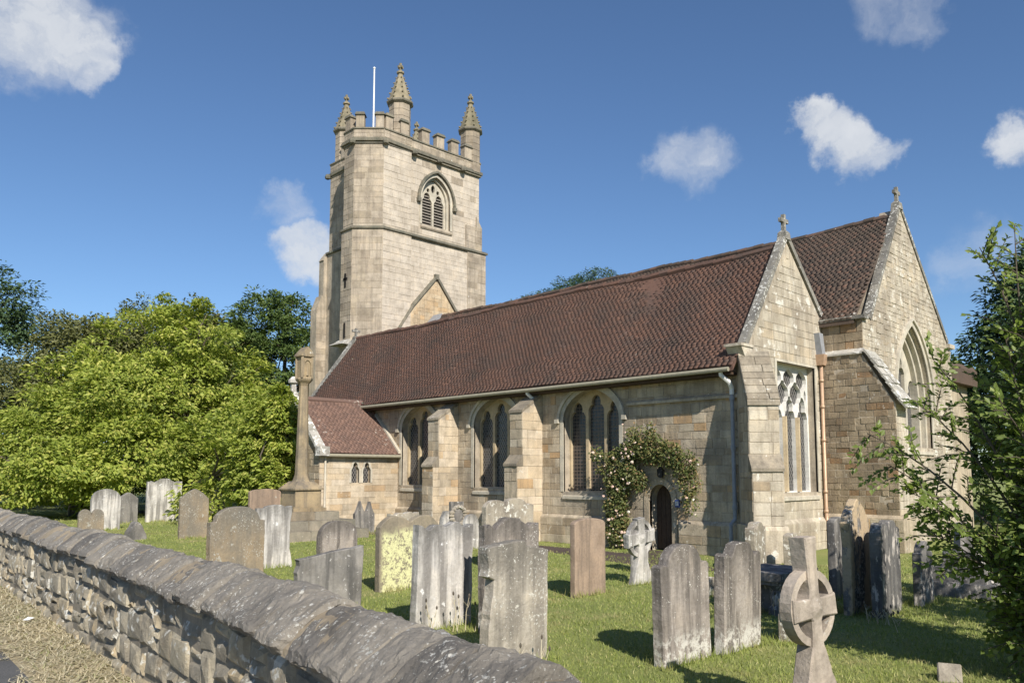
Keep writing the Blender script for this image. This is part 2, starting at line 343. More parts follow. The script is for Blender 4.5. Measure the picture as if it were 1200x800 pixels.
GS['celtic'] = stone_mat('pinkish_cross_stone', [(0, (.41, .35, .29)), (1, (.45, .39, .325))], dark=(.20, .17, .14), dark_amt=.75, lichen=(.52, .50, .45), lichen_amt=.4, lichen_scale=10, streak=.45, bump=.6, dscale=2)
WC = [(0, (.165, .152, .135)), (.5, (.22, .203, .178)), (1, (.285, .258, .218))]
M['wcoping'] = stone_mat('wall_coping_stone', WC, dark=(.075, .072, .07), dark_amt=.5, lichen=(.46, .45, .41), lichen_amt=.55, lichen_scale=26, streak=0, bump=1.0, dscale=2, grain=30, extra=spots((.48, .47, .43), 30, .2, .14))
M['wrubble'] = stone_mat('rubble_stone', [(0, (.26, .235, .19)), (.4, (.36, .325, .255)), (.7, (.43, .38, .285)), (1, (.44, .36, .24))], dark=(.10, .092, .08), dark_amt=.5, lichen=(.56, .55, .50), lichen_amt=.7, lichen_scale=10, streak=.3, bump=1.0, dscale=2, grain=26)
M['wmortar'] = stone_mat('sandy_joint_mortar', [(0, (.34, .28, .20)), (1, (.38, .32, .23))], dark_amt=.5, lichen_amt=.2, bump=.8, dscale=2)
M['wcore'] = stone_mat('dark_wall_core', [(0, (.24, .215, .175)), (1, (.28, .25, .20))], lichen_amt=.1, bump=.8, dscale=2)

# vegetation
def leaf_mat(name, stops, trans=.3, rough=.5):
    t = NT(name); g = t.n('ShaderNodeNewGeometry'); c = t.ramp(g.outputs['Random Per Island'], stops)
    n = t.noise(t.pos(), .45, 3); c = t.mix(.5, c, t.ramp(n, [(.3, (.75, .8, .8)), (.7, (1.25, 1.2, 1.1))]), 'MULTIPLY')
    t.fin(c, rough); tr = t.n('ShaderNodeBsdfTranslucent'); t.l(t.mix(1, c, (1.15, 1.25, .7), 'MULTIPLY'), tr.inputs['Color'])
    mx = t.n('ShaderNodeMixShader'); mx.inputs[0].default_value = trans; t.l(t.bsdf.outputs[0], mx.inputs[1]); t.l(tr.outputs[0], mx.inputs[2]); t.l(mx.outputs[0], t.out.inputs['Surface'])
    t.bsdf.inputs['Specular IOR Level'].default_value = .3
    return t.mat
M['magnolia'] = leaf_mat('bright_green_leaf', [(0, (.17, .22, .04)), (.4, (.29, .35, .065)), (.8, (.40, .44, .095)), (1, (.50, .48, .14))], .38)
M['yew'] = leaf_mat('yew_leaf', [(0, (.095, .11, .04)), (.5, (.14, .15, .055)), (1, (.19, .195, .08))], .22)
M['oakleaf'] = leaf_mat('dark_green_leaf', [(0, (.06, .10, .03)), (.5, (.10, .15, .045)), (1, (.15, .205, .06))], .25)
M['conifer'] = leaf_mat('blue_green_leaf', [(0, (.04, .075, .035)), (.5, (.065, .11, .045)), (1, (.10, .15, .06))], .15)
M['shrub'] = leaf_mat('hornbeam_leaf', [(0, (.12, .17, .045)), (.5, (.19, .25, .065)), (.85, (.25, .31, .09)), (1, (.38, .43, .16))], .5, .38)
M['roseleaf'] = leaf_mat('rose_leaf', [(0, (.07, .10, .03)), (.5, (.125, .15, .05)), (.85, (.21, .19, .075)), (1, (.30, .19, .10))], .2)
M['blossom'] = leaf_mat('rose_blossom', [(0, (.62, .42, .36)), (.5, (.70, .56, .48)), (1, (.76, .70, .64))], .2)
M['bark'] = stone_mat('bark', [(0, (.10, .08, .06)), (1, (.15, .125, .10))], dark_amt=.4, lichen_amt=.1, streak=.4, bump=1.0)
def grass_mat():
    m = leaf_mat('grass_blade', [(0, (.20, .25, .065)), (.5, (.275, .32, .095)), (.85, (.35, .37, .125)), (1, (.50, .46, .24))], .3, .6)
    t = m.node_tree; ramp = [n for n in t.nodes if n.type == 'VALTORGB'][0]; outs = [l.to_socket for l in ramp.outputs['Color'].links]
    q = NT.__new__(NT); q.t = t; q.mat = m; p = q.pos()
    k = q.m('MULTIPLY_ADD', q.noise(p, 3.2, 5, .65), .6, q.noise(p, .7, 4, .6))
    c = q.mix(q.rng(k, .82, 1.0, 0, .75), ramp.outputs['Color'], (.40, .34, .19))
    for o in outs: t.links.new(c, o)
    return m
M['grass'] = grass_mat()
M['hay'] = leaf_mat('dry_hay', [(0, (.44, .37, .25)), (.5, (.56, .49, .35)), (.85, (.64, .58, .44)), (1, (.33, .34, .16))], .2, .7)
def ground_mat():
    t = NT('lawn_turf'); p = t.pos(); n = t.noise(p, .35, 6, .6); n2 = t.noise(p, 3.5, 6, .7); n3 = t.noise(p, 40, 4, .7)
    c = t.ramp(n, [(.3, (.18, .22, .06)), (.5, (.24, .275, .085)), (.7, (.29, .295, .11))])
    c = t.mix(t.rng(n2, .58, .72, 0, .6), c, (.24, .20, .10))
    c = t.mix(.7, c, t.ramp(n3, [(.3, (.5,) * 3), (.7, (1.4,) * 3)]), 'MULTIPLY')
    t.bump(n3, 1, .03); return t.fin(c, .95)
M['lawn'] = ground_mat()
def verge_mat():
    t = NT('dry_verge'); p = t.pos(); n = t.noise(p, 1.1, 6, .6); n3 = t.noise(t.pos((1, 1, 1)), 45, 5, .7)
    c = t.ramp(n, [(.3, (.36, .30, .19)), (.55, (.46, .39, .26)), (.75, (.26, .26, .11))])
    c = t.mix(.8, c, t.ramp(n3, [(.3, (.5,) * 3), (.7, (1.35,) * 3)]), 'MULTIPLY'); t.bump(n3, 1, .03); return t.fin(c, .95)
M['verge'] = verge_mat()
def tarmac(name, c0):
    t = NT(name); p = t.pos(); v = t.vor(p, 90); n = t.noise(p, 2, 6, .7)
    c = t.mix(.6, c0, t.ramp(v, [(0, (1.5,) * 3), (.6, (.6,) * 3)]), 'MULTIPLY'); c = t.mix(.5, c, t.ramp(n, [(.3, (.7,) * 3), (.7, (1.3,) * 3)]), 'MULTIPLY')
    t.bump(v, .6, .01); return t.fin(c, .9)
M['tarmac'] = tarmac('grey_tarmac', (.13, .13, .13)); M['pathmat'] = tarmac('brown_path_tarmac', (.105, .08, .07))

# ------------------------------------------------------------------ helpers: 2d outlines and walls
def offset2d(pts, d):         # open polyline offset to its left side
    out = []
    n = len(pts)
    for i in range(n):
        a = Vector(pts[max(i - 1, 0)]); b = Vector(pts[min(i + 1, n - 1)]); t = (b - a)
        t = t.normalized() if t.length > 1e-9 else Vector((1, 0))
        out.append((pts[i][0] - t.y * d, pts[i][1] + t.x * d))
    return out
def arch(u0, u1, spring, apex, kind='low', n=14):     # open curve from (u1,spring) over the top to (u0,spring)
    a = (u1 - u0) / 2; uc = (u0 + u1) / 2; h = apex - spring; out = []
    half = []
    if kind == 'gothic':
        Rr = (a * a + h * h) / (2 * a)
        for i in range(n + 1):
            z = h * math.sin(i / n * math.pi / 2) if False else h * i / n
            x = math.sqrt(max(Rr * Rr - z * z, 0)) - (Rr - a)
            half.append((x, z))
    elif kind == 'round':
        for i in range(n + 1):
            th = i / n * math.pi / 2; half.append((a * math.cos(th), h * math.sin(th)))
    elif kind == 'trefoil':
        for i in range(n + 1):
            th = i / n * math.pi / 2
            q = abs(math.cos(1.5 * (th - math.pi / 2))) ** .7
            rr = .62 + .38 * q
            half.append((a * min(1, rr * math.cos(th) * 1.02), h * rr * math.sin(th) ** .9))
        half[0] = (a, 0); half[-1] = (0, h)
    else:
        for i in range(n + 1):
            th = i / n * math.pi / 2; x = math.cos(th)
            half.append((a * x, h * (.84 * math.sin(th) + .16 * (1 - x))))
    out = [(uc + x, spring + z) for x, z in half] + [(uc - x, spring + z) for x, z in reversed(half[:-1])]
    return out
class Frame:
    def __init__(s, O, U, N, V=(0, 0, 1)):
        s.O = Vector(O); s.U = Vector(U).normalized(); s.N = Vector(N).normalized(); s.V = Vector(V)
    def p(s, u, v, w=0): return s.O + s.U * u + s.V * v + s.N * w
    def vec(s, q, w=0): return s.p(q[0], q[1], w)
def plate(mb, fr, outer, holes, w0, w1, m=0, mside=None):     # outline with holes, front at w1, back at w0
    loops = [outer] + holes; flat = [q for l in loops for q in l]
    tris = tessellate_polygon([[Vector((q[0], q[1], 0)) for q in l] for l in loops])
    vs = [fr.vec(q, w1) for q in flat]; n = len(flat)
    want = fr.N
    fs = []
    for t in tris:
        a, b, c = (vs[i] for i in t)
        fs.append(tuple(t) if (b - a).cross(c - a).dot(want) > 0 else tuple(reversed(t)))
    mb.add(vs, fs, m)
    k = 0
    for l in loops:
        nn = len(l)
        for i in range(nn):
            a, b = l[i], l[(i + 1) % nn]
            mb.add([fr.vec(a, w0), fr.vec(b, w0), fr.vec(b, w1), fr.vec(a, w1)], [(0, 1, 2, 3)], m if mside is None else mside)
def ring(mb, fr, inner, outer, w0, w1, m=0):      # open band between two polylines of equal length
    n = len(inner)
    for i in range(n - 1):
        a, b, c, d = inner[i], inner[i + 1], outer[i + 1], outer[i]
        mb.add([fr.vec(a, w0), fr.vec(b, w0), fr.vec(c, w0), fr.vec(d, w0), fr.vec(a, w1), fr.vec(b, w1), fr.vec(c, w1), fr.vec(d, w1)],
               [(4, 5, 6, 7), (0, 1, 5, 4), (2, 3, 7, 6)] + ([(0, 4, 7, 3)] if i == 0 else []) + ([(1, 2, 6, 5)] if i == n - 2 else []), m)

CAMP = Vector((0, 0, 2.1))
BLOCKS = []       # (score, verts, faces, material, parent part)
def wall_blocks(fr, span, v0, v1, ch, bl, mat, par, holes=(), seed=1, proud=.011, jit=.006, joint=.0035, cham=.008, rough=.004, mat2=None, w=0.):
    rr = random.Random(seed); v = v0
    while v < v1 - .04:
        h = min(ch * rr.uniform(.78, 1.22), v1 - v)
        if v1 - v - h < ch * .4: h = v1 - v
        a, b = span(v, v + h)
        iv = [(a, b)]
        for hole in holes:
            r = hole(v, v + h)
            if r is None: continue
            iv2 = []
            for (p, q) in iv:
                if r[1] <= p or r[0] >= q: iv2.append((p, q)); continue
                if r[0] > p: iv2.append((p, r[0]))
                if r[1] < q: iv2.append((r[1], q))
            iv = iv2
        for (p, q) in iv:
            u = p
            while u < q - .03:
                l = bl * rr.uniform(.55, 1.45)
                if q - u - l < bl * .35: l = q - u
                d = w + proud + rr.uniform(-jit, jit); j = joint
                c = cham
                R4 = [(u + j, v + j), (u + l - j, v + j), (u + l - j, v + h - j), (u + j, v + h - j)]
                F4 = [(u + j + c, v + j + c), (u + l - j - c, v + j + c), (u + l - j - c, v + h - j - c), (u + j + c, v + h - j - c)]
                if rough: F4 = [(x + rr.uniform(-rough, rough), y + rr.uniform(-rough, rough)) for x, y in F4]
                tl = [rr.uniform(-jit, jit) * .5 for _ in range(4)]
                vs = [fr.vec(x, w - .004) for x in R4] + [fr.vec(F4[i], d + tl[i]) for i in range(4)]
                fs = [(4, 5, 6, 7), (0, 1, 5, 4), (1, 2, 6, 5), (2, 3, 7, 6), (3, 0, 4, 7)]
                nn = (vs[5] - vs[4]).cross(vs[7] - vs[4])
                if nn.dot(fr.N) < 0: fs = [tuple(reversed(f)) for f in fs]
                cen = fr.p(u + l / 2, v + h / 2, d); to = CAMP - cen; D = to.length
                score = l * h * max(to.normalized().dot(fr.N), 0) / D ** 2
                mt = mat2 if (mat2 is not None and rr.random() < .12) else mat
                BLOCKS.append((score, vs, fs, mt, par)); u += l
        v += h
def flush_blocks(name, limit, stuff_name=None):
    BLOCKS.sort(key=lambda b: -b[0]); rest = {}
    for i, (s, vs, fs, mt, par) in enumerate(BLOCKS):
        if i < limit:
            c = sum((Vector(v) for v in vs), Vector()) / len(vs)
            me = bpy.data.meshes.new(name); me.from_pydata([tuple(v - c) for v in vs], [], fs); me.materials.append(mt)
            o = bpy.data.objects.new(name, me); col.objects.link(o); o.location = c
            wparent(o, par)
        else: rest.setdefault((par.name, mt.name), []).append((vs, fs, mt, par))
    for k, lst in rest.items():
        mb = MB()
        for vs, fs, mt, par in lst: mb.add(vs, fs)
        o = mb.build(stuff_name or (name + 'work'), lst[0][2], lst[0][3], world=True); o['kind'] = 'stuff'
    BLOCKS.clear()
def hole_of(outline, pad=0.):        # closed outline -> horizontal extent over a course
    def f(a, b):
        us = []
        n = len(outline)
        for i in range(n):
            (x0, y0), (x1, y1) = outline[i], outline[(i + 1) % n]
            if max(y0, y1) < a or min(y0, y1) > b: continue
            if abs(y1 - y0) < 1e-9: us += [x0, x1]; continue
            for y in (max(a, min(y0, y1)), min(b, max(y0, y1))):
                us.append(x0 + (x1 - x0) * (y - y0) / (y1 - y0))
        return (min(us) - pad, max(us) + pad) if us else None
    return f

def tiles(name, O, U, S, Lu, Ls, mat, par, clip=None, tw=.165, gauge=.1, seed=1, lift=.006):
    O, U, S = Vector(O), Vector(U).normalized(), Vector(S).normalized(); N = U.cross(S).normalized(); x_off = O.x
    if N.z < 0: N = -N
    r = np.random.default_rng(seed); nr = int(Ls / gauge); nc = int(Lu / tw) + 1
    J, I = np.meshgrid(np.arange(nr), np.arange(nc), indexing='ij'); J = J.ravel(); I = I.ravel()
    rj = r.normal(0, .014, nr); u0 = I * tw + (J % 2) * tw * .5 - tw * .25 + rj[J] + r.normal(0, .0015, len(I)); s0 = J * gauge + r.normal(0, .005, len(I))
    u1 = u0 + tw - .0025; s1 = s0 + gauge * 1.35
    keep = (u0 > -.1) & (u1 < Lu + .1)
    if clip is not None: keep &= clip((u0 + u1) / 2, s0)
    u0, u1, s0, s1 = (x[keep] for x in (u0, u1, s0, s1)); n = len(u0)
    sag = .028 + .012 * np.sin(u0 * .9 + 1.3) + .010 * np.sin(u0 * 2.3 + s0 * 1.1)
    lo = lift + .009 + r.normal(0, .003, n) + sag; hi = .002 + sag
    t1 = r.normal(0, .003, n)
    def P(u, s, w): return np.array(O)[None] + u[:, None] * np.array(U) + s[:, None] * np.array(S) + w[:, None] * np.array(N)
    sg = .03 * np.sin((u0 + x_off) * .55) * (s0 / Ls); lo = lo + sg; hi = hi + sg
    V = np.stack([P(u0, s0, lo - .014), P(u1, s0, lo - .014 + t1), P(u1, s1, hi), P(u0, s1, hi), P(u0, s0, lo), P(u1, s0, lo + t1), P(u1, s1, hi + .003), P(u0, s1, hi + .003)], 1).reshape(-1, 3)
    b = np.arange(n)[:, None] * 8
    F = np.concatenate([b + np.array(f) for f in ((4, 5, 6, 7), (0, 1, 5, 4), (1, 2, 6, 5), (3, 0, 4, 7))])
    o = np_mesh(name, V, F, mat, par, world=True); o['kind'] = 'stuff'
    return o

# ================================================================== SETTING
mb = MB(); mb.add([(-700, -700, 0), (700, -700, 0), (700, 900, 0), (-700, 900, 0)], [(0, 1, 2, 3)])
tag(mb.build('lawn', M['lawn']), kind='structure')
mb = MB()
pts = [(-60, 16.0), (-34, 15.6), (-22, 16.0), (-16, 16.1), (-12.6, 15.3), (-9.5, 14.6)]
up = [(-60, 17.0), (-34, 16.5), (-22, 17.0), (-14, 17.1), (-11.8, 17.0), (-9.5, 15.7)]
for i in range(len(pts) - 1):
    mb.add([(*pts[i], .004), (*pts[i + 1], .004), (*up[i + 1], .004), (*up[i], .004)], [(0, 1, 2, 3)])
mb.add([(-13.3, 17.0, .008), (-12.2, 17.0, .008), (-12.3, 18.2, .008), (-13.2, 18.2, .008)], [(0, 1, 2, 3)])
tag(mb.build('path', M['pathmat']), kind='structure')

# boundary wall crest line in plan, crest about 1.45 above the churchyard
CREST = [(-60, 8.2), (-34, 5.3), (-24, 4.2), (-16.75, 3.52), (-12, 3.16), (-8.5, 2.87), (-5.23, 2.53), (-3.6, 2.26), (-2.57, 2.07), (-1.86, 1.98), (-1.2, 2.0), (-.4, 2.12), (1.2, 2.4), (5, 3.0), (12, 4.0), (30, 6.5)]
def spline(P, k=10):
    out = []
    for i in range(len(P) - 1):
        p0, p1, p2, p3 = (Vector(P[max(0, min(len(P) - 1, i + j))]) for j in (-1, 0, 1, 2))
        for q in range(k):
            t = q / k
            out.append(.5 * ((2 * p1) + (p2 - p0) * t + (2 * p0 - 5 * p1 + 4 * p2 - p3) * t * t + (3 * p1 - p0 - 3 * p2 + p3) * t ** 3))
    out.append(Vector(P[-1])); return out
CR = spline(CREST, 8)
cum = [0]
for i in range(1, len(CR)): cum.append(cum[-1] + (CR[i] - CR[i - 1]).length)
def crest(s):
    s = max(0, min(cum[-1] - 1e-4, s)); i = max(0, int(np.searchsorted(cum, s, side='right')) - 1); i = min(i, len(CR) - 2)
    t = (s - cum[i]) / (cum[i + 1] - cum[i]); p = CR[i].lerp(CR[i + 1], t)
    a = CR[max(i - 1, 0)]; b = CR[min(i + 2, len(CR) - 1)]; d = (b - a).normalized()
    return p, d, Vector((d.y, -d.x))         # point, along, outward (road side)
ZV = .34
mb = MB()                                   # road side stands a little higher than the churchyard
inner = [crest(s)[0] for s in np.linspace(0, cum[-1], 120)]
vs = [(p.x, p.y, ZV) for p in inner] + [(p.x, -120, ZV) for p in inner]
mb.add(vs, [(i, 120 + i, 121 + i, i + 1) for i in range(119)])
tag(mb.build('verge', M['verge']), kind='structure')
mb = MB()
e = [(-80, 9.0), (-40, 4.2), (-20, 2.75), (-12, 2.25), (-9.3, 2.03), (-7.8, 1.93), (-5, 1.35), (-3, .95), (0, .7), (5, 1.0), (30, 3.2)]
for i in range(len(e) - 1):
    mb.add([(e[i][0], e[i][1] - 6, ZV + .005), (e[i + 1][0], e[i + 1][1] - 6, ZV + .005), (*e[i + 1], ZV + .005), (*e[i], ZV + .005)], [(0, 1, 2, 3)])
tag(mb.build('road', M['tarmac']), kind='structure')

bw = empty('boundary_wall', (-8.5, 2.87, 0))
tag(bw, 'long low rubble stone wall with rounded coping curving beside the road', 'wall')
mb = MB(); SS = np.linspace(0, cum[-1], 200); prof = [(.20, -.3), (.20, 1.19), (-.20, 1.19), (-.20, -.3)]
vs = []
for s in SS:
    p, d, n = crest(s)
    vs += [(p.x + n.x * a, p.y + n.y * a, z) for a, z in prof]
mb.add(vs, [(i * 4 + k, i * 4 + k + 1, (i + 1) * 4 + k + 1, (i + 1) * 4 + k) for i in range(len(SS) - 1) for k in range(3)])
core = mb.build('wall_core', M['wcore'], bw, world=True)
# rubble face, road side
rr = random.Random(3)
def on_wall(s, n, z):
    p, d, o = crest(s); return Vector((p.x + o.x * n, p.y + o.y * n, z))
rub = []
for side in (1, -1):
    z = ZV - .05 if side == 1 else -.05; row = 0
    while z < 1.13:
        h = rr.uniform(.12, .30); h = min(h, 1.17 - z)
        if 1.17 - z - h < .07: h = 1.17 - z
        s = rr.uniform(0, .3)
        while s < cum[-1] - .1:
            l = rr.uniform(.14, .48) * (1.0 if rr.random() < .8 else .55)
            pc = crest(s + l / 2)[0]
            near = (pc.length < 22)
            hh = h
            j = .012; dd = .215 + rr.uniform(.0, .035)
            if near or side == 1:
                parts_ = [(0, 1)] if (h < .2 or rr.random() < .75) else [(0, .5), (.5, 1)]
                for (t0, t1) in parts_:
                    zj0 = rr.uniform(-.035, .03) if z > .4 else 0; zj1 = rr.uniform(-.03, .035); a0, a1, b0, b1 = s + j, s + l - j, z + zj0 + h * t0 + j, min(z + zj1 + h * t1 - j, 1.18)
                    q = lambda: rr.uniform(-.028, .028)
                    base = [(a0, b0), (a1, b0), (a1, b1), (a0, b1)]
                    base = [(x + q() * .6, y + q() * .6) for x, y in base]
                    k = .03
                    front = [(x + (k if i in (0, 3) else -k) + q() * .7, y + (k if i < 2 else -k) + q() * .7) for i, (x, y) in enumerate(base)]
                    mid = ((a0 + a1) / 2 + q(), (b0 + b1) / 2 + q())
                    vv = [on_wall(x, side * .195, y) for x, y in base] + [on_wall(x, side * (dd - .008 + q() * .5), y) for x, y in front] + [on_wall(mid[0], side * (dd + .012), mid[1])]
                    ff = [(4, 5, 8), (5, 6, 8), (6, 7, 8), (7, 4, 8), (0, 1, 5, 4), (1, 2, 6, 5), (2, 3, 7, 6), (3, 0, 4, 7)]
                    if side == -1: ff = [tuple(reversed(f)) for f in ff]
                    c = sum(vv, Vector()) / 9; to = CAMP - c; nn = (vv[5] - vv[4]).cross(vv[7] - vv[4]).normalized() * side
                    sc = (l * h) / to.length ** 2 * max(abs(to.normalized().dot(nn)), .05) if side == 1 else 0
                    ang = math.degrees(math.atan2(c.y, -c.x))
                    if not (8 < ang < 75): sc *= .01
                    rub.append((sc, vv, ff, c))
            s += l
        z += h; row += 1
rub.sort(key=lambda b: -b[0]); mb = MB()
for i, (sc, vv, ff, c) in enumerate(rub):
    if i < 290:
        m = MB(); m.add([v - c for v in vv], ff); o = m.build('stone', M['wrubble']); o.location = c; wparent(o, core)
    else: mb.add(vv, ff)
o = mb.build('rubble_stones', M['wrubble'], core, world=True); o['kind'] = 'stuff'
mb = MB(); vs = []; mp = [(-.24, 1.19), (-.235, 1.27), (-.17, 1.36), (-.08, 1.405), (0, 1.415), (.08, 1.39), (.18, 1.32), (.26, 1.24), (.27, 1.20), (.2, 1.18)]
for s in np.linspace(0, cum[-1], 400):
    p, d, n = crest(s); vs += [(p.x + n.x * a, p.y + n.y * a, z) for a, z in mp]
mb.add(vs, [(i * 10 + k, i * 10 + k + 1, (i + 1) * 10 + k + 1, (i + 1) * 10 + k) for i in range(399) for k in range(9)])
mb.build('mortar_bed', M['wmortar'], bw, world=True)
# coping stones
s = 0.0; nco = 0; CO = []
while s < cum[-1] - .6:
    p, d, n = crest(s); near = p.length < 9
    l = rr.uniform(.26, .52) if p.length < 26 else rr.uniform(.5, .9)
    ns = 16 if near else 6
    hi = near
    lip = rr.uniform(-.02, .035); pr = [(-.27, -.26), (-.30, -.20), (-.22, -.10), (-.09, -.012), (.0, 0), (.06, -.018), (.14, -.065), (.225, -.125), (.285 + lip, -.175), (.300 + lip, -.212), (.265 + lip, -.252), (.19, -.26)]
    if hi: pr = [((pr[i][0] * (1 - q_) + pr[(i + 1) % len(pr)][0] * q_), (pr[i][1] * (1 - q_) + pr[(i + 1) % len(pr)][1] * q_)) for i in range(len(pr)) for q_ in ((0, .5) if i != len(pr) - 1 else (0,))]
    off = Vector((rr.uniform(-.022, .022), rr.uniform(-.034, .020))); sd = rr.uniform(0, 100)
    kx = rr.uniform(.95, 1.06)
    vs = []
    for i in range(ns):
        t = i / (ns - 1); t = (0, .04, .35, .65, .96, 1)[i] if ns < 8 else (0, .02, .09)[i] if i < 3 else 1 - (0, .02, .09)[ns - 1 - i] if i > ns - 4 else .09 + .82 * (i - 2) / (ns - 5); ss = s + .011 + (l - .022) * t
        e_ = .88 if i in (0, ns - 1) else (.985 if i in (1, ns - 2) else 1.0)
        P0, dd, nn = crest(ss)
        for k, (a, z) in enumerate(pr):
            nv = noise.noise_vector(Vector((ss * 6 + sd, a * 7, z * 9))) * .011 + noise.noise_vector(Vector((ss * 19 + sd, a * 21, z * 21))) * (.013 if near else .004) + (noise.noise_vector(Vector((ss * 44 + sd, a * 44, z * 44))) * .007 if near else Vector((0, 0, 0)))
            aa = a * e_ * kx * ((.87 if i in (0, ns - 1) else .96 if i in (1, ns - 2) else 1.0) if a > .2 else 1.0) + off.x + nv.x; zz = 1.45 + (z + .26) * e_ - .26 + off.y + nv.z
            vs.append(Vector((P0.x + nn.x * aa + dd.x * nv.y, P0.y + nn.y * aa + dd.y * nv.y, zz)))
    K = len(pr)
    fs = [(i * K + k, (i + 1) * K + k, (i + 1) * K + k + 1, i * K + k + 1) for i in range(ns - 1) for k in range(K - 1)]
    fs += [(i * K + K - 1, (i + 1) * K + K - 1, (i + 1) * K, i * K) for i in range(ns - 1)]
    fs += [tuple(range(K)), tuple((ns - 1) * K + k for k in reversed(range(K)))]
    c = sum(vs, Vector()) / len(vs)
    m = MB(); m.add([v - c for v in vs], fs); o = m.build('coping_stone', M['wcoping'], smooth=False); o.location = c; wparent(o, bw)
    if near:
        for pl in o.data.polygons: pl.use_smooth = False
    s += l

# ================================================================== CHURCH
church = empty('church', (-20, 22, 0))
tag(church, 'old sandstone parish church with square west tower and red tiled roofs', 'church')
def part(mb, name, mats, par=None, **k): return mb.build(name, mats, par if par is not None else church, world=True, **k)

# --- south aisle wall
fr = Frame((-31.5, 18.2, 0), (1, 0, 0), (0, -1, 0))
X = lambda x: x + 31.5
WIN = [(X(-16.38), X(-14.22), 1.55, 3.72, 4.62), (X(-20.52), X(-18.38), 1.62, 3.75, 4.62), (X(-24.66), X(-22.55), 1.66, 3.75, 4.62)]
holes = []
for u0, u1, sl, sp, ap in WIN: holes.append([(u0, sl), (u1, sl)] + arch(u0, u1, sp, ap))
door = [(X(-13.2), -.02), (X(-12.46), -.02)] + arch(X(-13.2), X(-12.46), 1.35, 1.80, 'round')
mb = MB(); plate(mb, fr, [(0, -.02), (X(-10.1), -.02), (X(-10.1), 4.86), (0, 4.86)], holes + [door], -.45, 0)
mb.add([fr.p(0, 0, -.46), fr.p(X(-10.1), 0, -.46), fr.p(X(-10.1), 4.86, -.46), fr.p(0, 4.86, -.46)], [(0, 1, 2, 3)])
aw = part(mb, 'aisle_wall', M['mortar'])
hf = [hole_of(h, .10) for h in holes] + [hole_of(door, .16)]
wall_blocks(fr, lambda a, b: (X(-28.9), X(-10.1)), .86, 4.84, .235, .42, M['wall'], aw, hf, seed=5)
# plinth
mb = MB(); 
for a, b in ((0, X(-13.45)), (X(-12.2), X(-10.1))):
    mb.add([fr.p(a, -.02, .10), fr.p(b, -.02, .10), fr.p(b, .78, .10), fr.p(a, .78, .10), fr.p(b, .86, .02), fr.p(a, .86, .02), fr.p(b, .86, -.01), fr.p(a, .86, -.01)], [(0, 1, 2, 3), (3, 2, 4, 5), (5, 4, 6, 7)])
pl = part(mb, 'plinth', M['wall'])
for a, b in ((X(-28.5), X(-13.45)), (X(-12.2), X(-10.1))):
    wall_blocks(fr, lambda p, q: (a, b), 0, .77, .26, .6, M['wall'], pl, seed=9, w=.10)
# string course and eaves board
mb = MB()
mb.box(-13.9, -10.15, 18.10, 18.2, 4.02, 4.09); mb.add([(-13.9, 18.10, 4.09), (-10.15, 18.10, 4.09), (-10.15, 18.18, 4.15), (-13.9, 18.18, 4.15)], [(0, 1, 2, 3)])
part(mb, 'string_course', M['wall'])

def gothic_window(name, fr, u0, u1, sill, spring, apex, kind, nl, depth, mat_ring, mat_plate, mat_glass, mull=.11, headlift=.3, trefoil=True, hood=True, rings=None, light_sp=None, sillproud=.06, ringw=.13):
    """opening with dressed surround, tracery plate, leaded glass and sill; one part with sub-parts"""
    out = [(u1, sill)] + arch(u0, u1, spring, apex, kind) + [(u0, sill)]
    mb = MB()
    ring(mb, fr, out, offset2d(out, -ringw), -.05, .026)
    w = part(mb, name, mat_ring)
    if hood:
        mb = MB(); a = arch(u0, u1, spring, apex, kind); o1 = offset2d(a, -ringw); o2 = offset2d(a, -ringw - .09)
        ring(mb, fr, o1, o2, -.02, .085)
        for q in (o2[0], o2[-1]):
            c = fr.p(q[0], q[1] - .03, .04); mb.box(c.x - .07, c.x + .07, c.y - .07, c.y + .07, c.z - .07, c.z + .05)
        mb.build('hood_mould', mat_ring, w)
    full = [(u0, sill), (u1, sill)] + arch(u0, u1, spring, apex, kind)
    mar = .06; W = (u1 - u0 - 2 * mar - (nl - 1) * mull) / nl; hl = []
    for i in range(nl):
        a = u0 + mar + i * (W + mull); b = a + W; k = abs(i - (nl - 1) / 2) / max((nl - 1) / 2, 1)
        sp = (light_sp if light_sp else spring) + headlift * (1 - k); top = sp + W * .72
        hl.append([(a, sill + .03), (b, sill + .03)] + arch(a, b, sp, top, 'trefoil' if trefoil else 'gothic', 9))
    mb = MB(); plate(mb, fr, full, hl, -depth - .13, -depth)
    mb.build('tracery', mat_plate, w)
    mb = MB()
    for h in hl:
        us = [q[0] for q in h]; vs_ = [q[1] for q in h]
        a, b, c, d = min(us) - .02, max(us) + .02, min(vs_) - .02, max(vs_) + .02
        m1 = MB(); m1.add([fr.p(a, c, -depth - .1), fr.p(b, c, -depth - .1), fr.p(b, d, -depth - .1), fr.p(a, d, -depth - .1)], [(0, 1, 2, 3)])
        if fr.N.dot((fr.U).cross(fr.V)) < 0: m1.f = [tuple(reversed(f)) for f in m1.f]
        m1.build('leaded_pane', mat_glass, w)
    mb = MB()
    P = [(-depth - .02, sill - .22), (sillproud, sill - .22), (sillproud, sill - .13), (-depth - .02, sill + .02)]
    mb.prism([fr.p(u0 - .02, v, w_) for w_, v in P], fr.U * (u1 - u0 + .04)); mb.build('sill', mat_ring, w)
    return w, full
for i, (u0, u1, sl, sp, ap) in enumerate(WIN):
    gothic_window('aisle_window', fr, u0, u1, sl, sp, ap, 'low', 3, .27, M['dress'], M['mull'], M['glassgrid'] if i == 0 else M['glass'], light_sp=3.82, headlift=.2)
